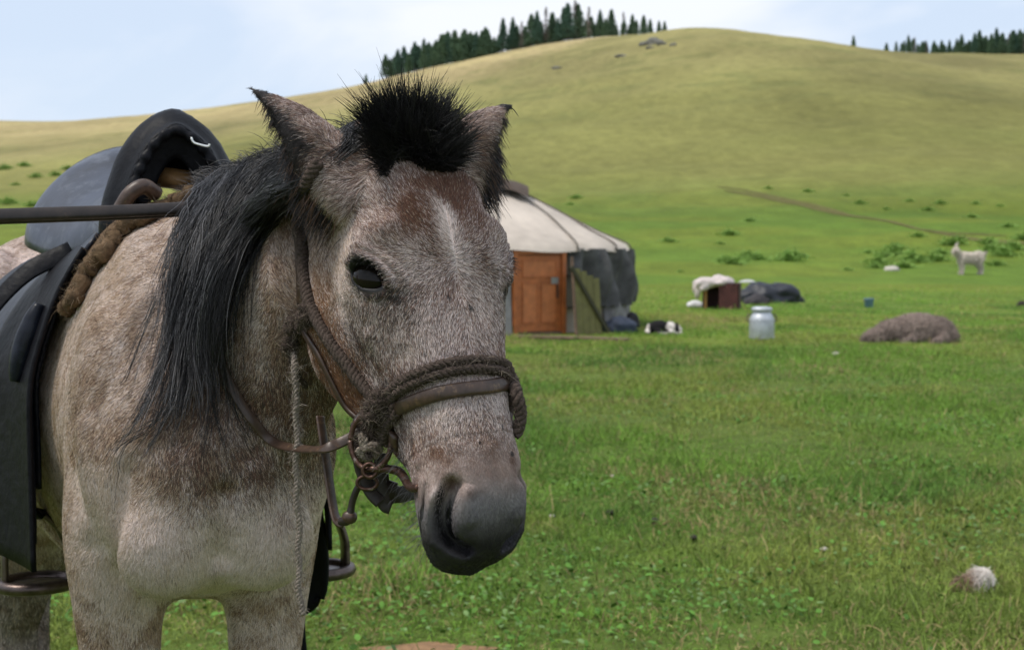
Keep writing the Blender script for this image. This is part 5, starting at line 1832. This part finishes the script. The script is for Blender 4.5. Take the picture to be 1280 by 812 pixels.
# goat standing side on, head to the left
goat = empty('goat')
gpz = gpix(1212, 343, 30); goat.location = gpz
sg_ = 35 / F * gpz.y / .80
goat.scale = (sg_, sg_, sg_); goat.rotation_euler = (0, 0, R(6))
tag(goat, 'cream white goat standing side on by green weeds', 'goat')
pcs = [bl(-.16, 0, .50, .20, .13, .16), bl(.05, 0, .49, .22, .14, .155), bl(.24, 0, .52, .17, .13, .16)]
pcs.append(limb([(-.27, 0, .54), (-.38, -.01, .65), (-.43, -.02, .72)], [.10, .075, .055], 24))
pcs.append(limb([(-.42, -.02, .74), (-.49, -.05, .69), (-.55, -.08, .63)], [.062, .05, .032], 20))
for s in (-1, 1):
    pcs.append(limb([(-.24, s * .07, .48), (-.24, s * .07, .30), (-.24, s * .07, .16), (-.25, s * .07, 0)], [.07, .042, .028, .03], 24))
    pcs.append(limb([(.29, s * .07, .50), (.26, s * .07, .33), (.33, s * .07, .22), (.30, s * .07, 0)], [.10, .055, .03, .03], 24))
    pcs.append(limb([(-.42, s * .04, .76), (-.41, s * .12, .74), (-.40, s * .17, .69)], [.022, .026, .012], 12))
    pcs.append(limb([(-.43, s * .03, .77), (-.40, s * .04, .87), (-.34, s * .05, .93)], [.017, .014, .006], 12))
pcs.append(limb([(.38, 0, .58), (.46, 0, .63), (.50, 0, .66)], [.03, .028, .018], 12))
goat_m = mat('goat_coat', (.55, .47, .40), .9, noise=(7, .3), spec=.1)
ob, vv = organic('body', pcs, .018, goat_m, 4, goat)
fur_on(ob, vv, 3500, .05, lambda p: np.array([.60, .53, .46])[None] * (.75 + .5 * rng.random(len(p)))[:, None], 'fleece', goat, .9, .006)

# shaggy grey-brown animal lying asleep
an = empty('sleeping_animal')
pa = gpix(1138, 427); an.location = pa
sa = 122 / F * pa.y / 1.40
an.scale = (sa, sa, sa)
tag(an, 'shaggy grey brown animal lying asleep flat in the grass', 'animal')
pcs = [bl(.10, 0, .17, .42, .26, .25), bl(.30, .02, .16, .34, .26, .22), bl(-.18, 0, .14, .34, .22, .20), bl(-.42, -.02, .10, .22, .16, .13), bl(-.58, -.04, .07, .13, .09, .085), bl(.52, 0, .10, .15, .18, .13),
       limb([(.0, -.16, .12), (-.05, -.28, .06), (-.20, -.33, .035)], [.085, .05, .035], 16), limb([(.38, -.16, .12), (.36, -.30, .06), (.22, -.36, .035)], [.10, .06, .035], 16), limb([(-.46, -.08, .15), (-.43, -.13, .20), (-.40, -.15, .19)], [.03, .03, .015], 10), bl(.05, -.04, .27, .2, .14, .11)]
ob, vv = organic('body', pcs, .022, mat('grey_brown_coat', (.17, .13, .11), .95, noise=(6, .4), spec=.05), 5, an)
fur_on(ob, vv, 9000, .05, lambda p: (np.array([.26, .205, .175])[None] * (.25 + 1.3 * fbm(p + 3, 6, 3) + .25 * rng.random(len(p)))[:, None]), 'fleece', an, .7, .004)

# black and white dog curled up near the tent
dog = empty('dog')
pd_ = gpix(831, 417); dog.location = pd_
s_ = 47 / F * pd_.y / .62; dog.scale = (s_, s_, s_)
tag(dog, 'black and white dog lying curled up on bare ground by the tent', 'dog')
pcs = [bl(-.10, 0, .11, .17, .14, .12), bl(.06, 0, .10, .14, .13, .10), bl(-.22, -.02, .09, .09, .11, .10), bl(.17, -.05, .10, .085, .07, .07), limb([(.20, -.06, .10), (.27, -.09, .06)], [.05, .026], 10), limb([(.03, -.10, .06), (.15, -.17, .03), (.27, -.17, .025)], [.045, .03, .025], 14), limb([(-.16, -.10, .07), (-.05, -.16, .03), (.04, -.18, .025)], [.05, .035, .025], 14), limb([(.14, -.02, .15), (.12, -.01, .20)], [.025, .008], 8), limb([(.20, -.02, .15), (.20, .0, .20)], [.025, .008], 8), limb([(-.28, 0, .07), (-.31, -.10, .04), (-.24, -.17, .03)], [.035, .03, .02], 12)]
dog_m = mat('dog_coat', rough=.85, attr='coat', spec=.2)
ob, vv = organic('body', pcs, .011, dog_m, 3, dog)
wht = np.clip(sstep(.03, .07, vv[:, 0] + .3 * (vnoise(vv, 9) - .5) * .3) * sstep(.17, .13, vv[:, 0]) + sstep(-.25, -.29, vv[:, 0]) + sstep(.045, .03, vv[:, 2]) * (vv[:, 0] > -.2) + sstep(.21, .24, vv[:, 0]), 0, 1)
set_color(ob.data, 'coat', mix3(np.tile(np.array([.012, .011, .012]), (len(vv), 1)), (.66, .60, .55), wht))

# dog kennel / crate with pale fleece on top
kn = empty('wooden_crate')
pk_ = gpix(899, 386); kn.location = pk_; kn.rotation_euler = (0, 0, R(-14))
k_ = pk_.y / F
tag(kn, 'dark brown open wooden crate with a pale fleece thrown over it', 'crate')
cr_m = mat('brown_crate', (.055, .022, .018), .75, noise=(9, .35)); W2, Hh, Dd = 26 * k_, 31 * k_, .5
for nm, lo, hi in (('side_board', (-W2 * .75, -Dd / 2, 0), (-W2 * .75 + .03, Dd / 2, Hh)), ('side_board', (W2 - .03, -Dd / 2, 0), (W2, Dd / 2, Hh)), ('back_board', (-W2 * .75 + .032, Dd / 2 - .03, 0), (W2 - .032, Dd / 2, Hh)), ('top_board', (-W2 * .75, -Dd / 2, Hh + .002), (W2, Dd / 2, Hh + .03)), ('floor_board', (-W2 * .75 + .032, -Dd / 2, 0), (W2 - .032, Dd / 2 - .032, .025))):
    MB().box(lo, hi).build(nm, cr_m, kn, False)
for i in range(5):
    x0 = .02 + i * (W2 - .05) / 5
    MB().box((x0, -Dd / 2 - .02, .0), (x0 + (W2 - .05) / 5 - .008, -Dd / 2 - .003, Hh)).build('slat', mat('red_brown_slat', (.085, .026, .022), .75, noise=(9, .35)) if i == 0 else bpy.data.materials['red_brown_slat'], kn, False)
MB().box((-W2 * .75 + .04, -Dd / 2 - .02, 0), (-W2 * .75 + .10, -Dd / 2 - .003, Hh * .8)).build('post', mat('yellow_post', (.34, .17, .05), .7), kn, False)
fl_m = mat('pale_fleece', (.58, .50, .47), .95, noise=(12, .25), bump=(40, .6), bump_dist=.02)
fl = empty('fleece'); fl.location = pk_ + Vector((-.10, -.06, Hh + .03))
pcs = [bl(-.20, 0, .0, .28, .29, .13), bl(.15, .02, .02, .25, .27, .13), bl(-.05, 0, -.01, .4, .28, .08), bl(-.40, -.02, -.13, .09, .24, .22), bl(-.30, -.22, -.05, .16, .08, .13), bl(.06, .04, .08, .14, .14, .10)]
fo_, fv = organic('hide', pcs, .02, fl_m, 3, fl)
fv = fv * (1 + .30 * (fbm(fv, 7, 3) - .5))[:, None]
fo_.data.vertices.foreach_set('co', fv.ravel()); fo_.data.update()
tag(fl, 'pale fleece draped over the top of the dark crate', 'fleece')
for x, y, w_, h_, lab in ((869, 384, 18, 8, 'white cloth lying flat in the grass by the crate\'s yellow post'), (926, 377, 16, 16, 'white rag bunched between the crate and the dark tarp')):
    p = gpix(x, y); q = p.y / F
    o = heap('white_cloth', p, w_ * q * .6, .14, h_ * q * .8, mat('white_cloth', (.70, .68, .68), .85, noise=(12, .2)), x, .5, 2.2, 3)
    o.location.z += .04; tag(o, lab, 'cloth')
# dark tarp heap
p = gpix(960, 377); q = p.y / F
o = heap('tarp_heap', p, 46 * q, .45, 25 * q, mat('dark_tarp', (.009, .011, .018), .5, noise=(6, .4), bump=(9, .6), bump_dist=.03), 11, .55, 1.9, 5, 9)
tag(o, 'heap covered by a crumpled dark blue grey tarp behind the milk can', 'tarp')
o = heap('tarp_tail', gpix(992, 377), 14 * q, .2, 7 * q, bpy.data.materials['dark_tarp'], 13, .4, 2, 4)
tag(o, 'low blue end of crumpled tarp lying in the grass', 'tarp')
p = gpix(946, 381)
o = heap('dark_bag', p, 15 * q, .2, 11 * q, mat('dark_bag', (.03, .025, .028), .7, noise=(9, .4)), 17, .4, 2, 4)
o.location.z += .03; tag(o, 'small dark bag lying in the grass just behind the milk can', 'bag')
p = gpix(934, 353)
o = heap('pale_stone', p, .28, .2, .10, mat('pale_stone', (.5, .5, .47), .9, noise=(9, .2)), 19, .4, 2, 3)
tag(o, 'pale stone lying in the grass beyond the tarp heap', 'stone')

# aluminium milk can
mc_ = empty('milk_can'); pm = gpix(952, 424); mc_.location = pm
u = pm.y / F
tag(mc_, 'dull aluminium milk can with a lid standing in the grass', 'milk can')
alu_m = mat('dull_aluminium', (.50, .52, .55), .48, metal=.55, noise=(9, .25), wear=(6, .6, (.30, .30, .31)))
def lathe(prof, m_, name, parent, n=40):
    V = [(r * math.cos(2 * math.pi * i / n), r * math.sin(2 * math.pi * i / n), z) for r, z in prof for i in range(n)]
    f = [(j * n + i, j * n + (i + 1) % n, (j + 1) * n + (i + 1) % n, (j + 1) * n + i) for j in range(len(prof) - 1) for i in range(n)]
    f += [tuple(range(n))[::-1], tuple(range((len(prof) - 1) * n, len(prof) * n))]
    return mesh(name, V, f, m_, parent)
lathe([(14 * u, 0), (15 * u, .6 * u), (15.6 * u, 2 * u), (15.6 * u, 25 * u), (15 * u, 27 * u), (12.6 * u, 31 * u), (11.4 * u, 33 * u), (11.4 * u, 35.5 * u)], alu_m, 'can_body', mc_)
lathe([(11.9 * u, 35.0 * u), (13 * u, 35.6 * u), (13 * u, 38.4 * u), (12 * u, 40 * u), (8 * u, 41 * u), (3 * u, 41.2 * u)], alu_m, 'lid', mc_)
for s in (-1, 1):
    P = crom([(s * 15.6 * u, 0, 22 * u), (s * 18.0 * u, 0, 24 * u), (s * 17.4 * u, 0, 30 * u), (s * 12.6 * u, 0, 31.5 * u)], 20)
    put_local(mesh('handle', *sweep_tube(P, .9 * u, 8), iron_m), mc_)
a = np.linspace(0, 2 * math.pi, 41)
for z in (3, 24):
    put_local(mesh('hoop', *sweep_tube(np.stack([np.cos(a) * 15.7 * u, np.sin(a) * 15.7 * u, 0 * a + z * u], 1), .45 * u, 6), alu_m), mc_)
# small blue bucket
bk = empty('bucket'); pb_ = gpix(1086, 384); bk.location = pb_; u = pb_.y / F
tag(bk, 'small pale blue bucket standing in the meadow', 'bucket')
blue_m = mat('blue_plastic', (.16, .27, .42), .5, noise=(9, .15))
lathe([(4.6 * u, 0), (5 * u, .2 * u), (6.2 * u, 10.4 * u), (6.6 * u, 10.6 * u), (6.6 * u, 11.2 * u), (6 * u, 11.2 * u), (4.6 * u, 1 * u)], blue_m, 'pail', bk)
P = crom([(-6.4 * u, 0, 10.8 * u), (-4 * u, -4 * u, 8.5 * u), (4 * u, -4 * u, 8.5 * u), (6.4 * u, 0, 10.8 * u)], 20)
put_local(mesh('bail', *sweep_tube(P, .4 * u, 6), iron_m), bk)
# tuft of wool in the near grass
wt = empty('wool_tuft'); pw_ = gpix(1218, 736); wt.location = pw_; u = pw_.y / F
tag(wt, 'tuft of pale and rusty brown wool lying in the short grass', 'wool')
ob, vv = organic('core', [bl(9 * u, 0, 14 * u, 15 * u, .035, 13 * u), bl(-8 * u, -.01, 8 * u, 16 * u, .035, 9 * u), bl(-19 * u, -.01, 4 * u, 8 * u, .02, 5 * u)], .006, mat('wool_core', (.40, .30, .22), .95, noise=(40, .4), spec=.05), 3, wt)
n = 5000
i = rng.integers(0, len(vv), n); r0 = vv[i]
tt_ = sstep(-6 * u, 8 * u, r0[:, 0] + rng.normal(0, 3 * u, n))
dd = np.stack([rng.normal(-.6, .5, n), rng.normal(-.4, .5, n), rng.normal(-.25, .5, n)], 1)
l = rng.uniform(.012, .034, n)
P = np.stack([r0, r0 + dd * l[:, None] * .5 + rng.normal(0, .002, (n, 3)), r0 + dd * l[:, None] - ez * .3 * l[:, None]], 1); P[:, :, 2] = np.maximum(P[:, :, 2], .004)
cc = mix3(np.array([.36, .25, .17])[None] * rng.uniform(.3, 1.5, n)[:, None], (.82, .76, .70), tt_)
tag(hair('wool', P, np.array([.0009, .0008, .0003]), cc, fuzz_m, wt), kind='stuff')
# droppings and odd stones
dung_m = mat('dark_dung', (.025, .018, .014), .9, noise=(40, .4), bump=(60, .6))
for i, (x, y, w_) in enumerate(((763, 645, 9), (818, 656, 9), (728, 648, 6), (867, 677, 8), (1278, 382, 12), (905, 690, 5))):
    p = gpix(x, y); q = p.y / F
    o = heap('dropping', p, w_ * q * .6, w_ * q * .6, w_ * q * .45, dung_m, i + 20, .5, 2.4, 3)
    o.location.z += .02
    tag(o, 'small dark dropping lying in the short grass', 'dropping', 'droppings in the grass')
stone_m = mat('pale_pebble', (.48, .44, .38), .9, noise=(30, .25))
for i, (x, y, w_) in enumerate(((1045, 444, 8), (1115, 338, 16), (690, 648, 6), (765, 598, 5), (1030, 690, 8))):
    p = gpix(x, y); q = p.y / F
    o = heap('stone', p, w_ * q * .6, w_ * q * .5, w_ * q * .35, stone_m, i + 40, .4, 2.0, 3)
    o.location.z += .015
    tag(o, 'small pale stone showing in the grass', 'stone', 'small pale stones in the grass')

# ---- clumps of tall green weeds on the slope
weed_m = mat('weed_leaf', (.21, .34, .075), .75, noise=(3, .35), spec=.2)
def weed_mesh(seed):
    g = np.random.default_rng(seed)
    V, Fc = [(0, 0, -.05)], []
    for k in range(420):
        a = g.uniform(0, 6.28); r = min(.85, abs(g.normal(0, .42)))
        c = np.array([math.cos(a) * r, math.sin(a) * r * .8, abs(g.normal(.30, .22)) * max(.2, 1 - r * .55)])
        d = np.array([math.cos(a), math.sin(a), g.uniform(-.2, .9)]) + g.normal(0, .5, 3); d /= np.linalg.norm(d)
        s = np.cross(d, g.normal(0, 1, 3)); s /= np.linalg.norm(s)
        l = g.uniform(.10, .22); o = len(V)
        V += [c, c + d * l * .5 + s * l * .28, c + d * l, c + d * l * .5 - s * l * .28]
        Fc.append((o, o + 1, o + 2, o + 3))
        V.append(c + np.array([.012, 0, 0])); Fc.append((0, o, o + 4))
    return V, Fc
wl = []
for k in range(4):
    V, f = weed_mesh(60 + k)
    me_ = bpy.data.meshes.new('weed_clump'); me_.from_pydata([tuple(p) for p in V], [], f); me_.materials.append(weed_m); wl.append(me_)
WSP = [(1098, 330, 40), (1140, 326, 44), (1170, 326, 40), (1118, 318, 44), (1190, 306, 40), (1255, 320, 44), (1240, 314, 40), (915, 330, 40), (935, 322, 36), (985, 326, 44), (720, 248, 20), (713, 256, 14), (836, 302, 26), (905, 327, 30), (925, 328, 26), (945, 325, 34), (993, 322, 38), (985, 318, 24), (938, 277, 22), (912, 294, 30), (900, 305, 16), (1075, 255, 20), (1058, 245, 12), (1137, 252, 16), (1160, 263, 20), (1175, 255, 20), (1148, 296, 24), (1215, 272, 20), (1260, 284, 24), (1108, 262, 14), (1095, 335, 30), (1130, 335, 36), (1060, 338, 20), (1150, 328, 34), (1105, 322, 34), (1175, 318, 30), (1245, 332, 30), (1265, 312, 40), (1235, 305, 34), (1200, 300, 24), (1010, 240, 18), (960, 236, 14), (1250, 258, 14), (1220, 255, 16), (5, 212, 26), (30, 208, 20), (45, 222, 22), (70, 220, 22), (85, 212, 20), (10, 255, 30), (40, 258, 26), (60, 245, 18), (20, 232, 16), (90, 236, 22), (110, 226, 14), (-20, 240, 30), (788, 326, 16), (850, 340, 14), (1120, 310, 28), (1085, 316, 18), (1278, 300, 36)]
for i, (x, y, w_) in enumerate(WSP):
    p = gpix(x, y, 30)
    o = bpy.data.objects.new('weed_clump', wl[i % 4]); C.objects.link(o)
    q = w_ / F * p.y / 1.5
    o.location = p - Vector((0, 0, .05)); o.scale = (q, q, q * .62); o.rotation_euler = (0, 0, rng.uniform(0, 6.28))
    if x < 200: tag(o, 'low clump of green weeds on the meadow behind the saddle', 'weeds', 'weed clumps behind the saddle')
    else: tag(o, 'low clump of green weeds on the slope beyond the camp', 'weeds', 'weed clumps beyond the camp')
# ------------------------------------------------------------------ short grazed grass and broad-leaved herbs
grass_m = hair_mat('grass_blade', .55, .25)
t_ = grass_m.node_tree
b_ = t_.nodes['Principled BSDF']
b_.inputs['Transmission Weight'].default_value = 0
ng = 620000
u_ = rng.random(ng)
ylo, yhi = 3.6, 46.0
gy_ = (ylo ** .4 + u_ * (yhi ** .4 - ylo ** .4)) ** 2.5
gx_ = rng.uniform(-1, 1, ng) * (.44 * gy_ + 1.2)
sp = gpix(535, 815)
bare = np.exp(-(((gx_ - sp.x) / .20) ** 2 + ((gy_ - sp.y) / .10) ** 2)) 
dp = gpix(800, 424)
bare2 = np.exp(-(((gx_ - dp.x) / 1.1) ** 2 + ((gy_ - dp.y) / .7) ** 2))
P2 = np.stack([gx_, gy_, np.zeros(ng)], 1)
patch = fbm(P2, 1.1, 4); patch2 = fbm(P2 + 50, .35, 3); fine = fbm(P2 + 90, 6, 2)
kp = (rng.random(ng) > bare * 1.3) & (rng.random(ng) > bare2 * .9) & (rng.random(ng) < .45 + 1.3 * (patch - .25)) & (rng.random(ng) > .95 * sstep(24, 46, gy_))
gx_, gy_, patch, patch2, fine = gx_[kp], gy_[kp], patch[kp], patch2[kp], fine[kp]
ng = len(gx_)
gz_ = ground(gx_, gy_)
root = np.stack([gx_, gy_, gz_ - .004], 1)
hgt = (.020 + .060 * np.clip(patch - .3, 0, .5) / .4) * rng.uniform(.5, 1.5, ng) * np.where(rng.random(ng) < .08, 1.9, 1)
az = rng.uniform(0, 6.28, ng); ln_ = rng.uniform(.2, 1.3, ng)
dv = np.stack([np.cos(az) * ln_, np.sin(az) * ln_, np.ones(ng)], 1); dv /= np.linalg.norm(dv, axis=1, keepdims=True)
s4 = np.array([0, .4, .75, 1.0])
GP = root[:, None] + dv[:, None] * (s4[None, :, None] * hgt[:, None, None]) + np.array([0, 0, -.45])[None, None] * (s4[None, :, None] ** 2 * hgt[:, None, None] * ln_[:, None, None])
rad = (.0010 + .00010 * gy_) * rng.uniform(.7, 1.3, ng)
GRr = rad[:, None] * np.array([.8, 1.0, .8, .15])[None]
fresh = np.array([.148, .262, .032]); deep = np.array([.070, .150, .022]); yel = np.array([.225, .262, .05]); dry = np.array([.32, .25, .11])
c = mix3_(np.tile(fresh, (ng, 1)), deep, sstep(.42, .62, patch2) * .7)
c = mix3_(c, yel, sstep(.50, .66, fbm(P2[kp] + 20, .6, 3)) * .8)
dr_ = rng.random(ng) < .07 + .30 * sstep(.56, .70, fbm(P2[kp] + 140, .9, 3))
c[dr_] = dry
c *= (1 + .22 * sstep(14, 36, gy_))[:, None]  # far blades painted lighter to offset their self-shadow
c *= (rng.uniform(.55, 1.5, ng) * (.72 + .56 * fine))[:, None]
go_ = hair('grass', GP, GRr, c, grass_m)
tag(go_, 'short grazed green grass covering the meadow', 'grass', kind='stuff')
# herbs: small oval leaves close to the ground
nl = 42000
ly = (3.8 ** .6 + rng.random(nl) * (15 ** .6 - 3.8 ** .6)) ** (1 / .6)
lx = rng.uniform(-1, 1, nl) * (.44 * ly + 1.0)
Pl = np.stack([lx, ly, np.zeros(nl)], 1)
m1 = fbm(Pl + 200, 1.3, 4)
leftb = np.exp(-(((lx + .25) / .9) ** 2 + ((ly - 5.0) / .9) ** 2))
kp = (rng.random(nl) < sstep(.50, .66, m1) + .75 * leftb) & (np.exp(-(((lx - sp.x) / .20) ** 2 + ((ly - sp.y) / .10) ** 2)) < .5)
lx, ly = lx[kp], ly[kp]; nl = len(lx)
lz = ground(lx, ly)
c0 = np.stack([lx, ly, lz + rng.uniform(.012, .045, nl)], 1)
az = rng.uniform(0, 6.28, nl); tilt = rng.normal(.25, .3, nl)
d = np.stack([np.cos(az) * np.cos(tilt), np.sin(az) * np.cos(tilt), np.sin(tilt)], 1)
sdv = np.cross(d, np.array([0, 0, 1.0]) + rng.normal(0, .3, (nl, 3))); sdv /= np.linalg.norm(sdv, axis=1, keepdims=True)
nn_ = np.cross(sdv, d)
ll = rng.uniform(.012, .036, nl)[:, None]
V = np.stack([c0, c0 + d * ll * .35 + sdv * ll * .30 + nn_ * ll * .05, c0 + d * ll * .75 + sdv * ll * .24 + nn_ * ll * .03, c0 + d * ll - nn_ * ll * .10, c0 + d * ll * .75 - sdv * ll * .24 + nn_ * ll * .03, c0 + d * ll * .35 - sdv * ll * .30 + nn_ * ll * .05], 1).reshape(-1, 3)
k = np.arange(nl)[:, None] * 6
Fq = np.concatenate([k + np.array([0, 1, 5]), k + np.array([2, 3, 4])]).tolist() + (k + np.array([1, 2, 4, 5])).tolist()
herb = mesh('herb_leaves', V, Fq, None)
cl = np.array([.085, .185, .030])[None] * rng.uniform(.6, 1.5, nl)[:, None]
pale = rng.random(nl) < .18
cl[pale] = np.array([.14, .22, .075]) * rng.uniform(.8, 1.3, pale.sum())[:, None]
set_color(herb.data, 'tint', np.repeat(cl, 6, 0))
herb.data.materials.append(mat('herb_leaf', rough=.7, attr='tint', spec=.15))
tag(herb, 'small broad herb leaves growing between the short grass', 'herbs', kind='stuff')
# bare earth
so = mesh('soil_patch', *(lambda a: ([(sp.x + math.cos(t) * .20 * (1 + .25 * math.sin(3 * t)), sp.y + math.sin(t) * .09 * (1 + .2 * math.cos(4 * t)), g1(sp.x + math.cos(t) * .26, sp.y + math.sin(t) * .14) + .006) for t in a] + [(sp.x, sp.y, g1(sp.x, sp.y) + .012)], [(i, (i + 1) % len(a), len(a)) for i in range(len(a))]))(np.linspace(0, 6.283, 40, endpoint=False)), mat('bare_soil', (.25, .14, .065), .95, noise=(30, .35), bump=(60, .7), bump_dist=.01))
tag(so, kind='structure')
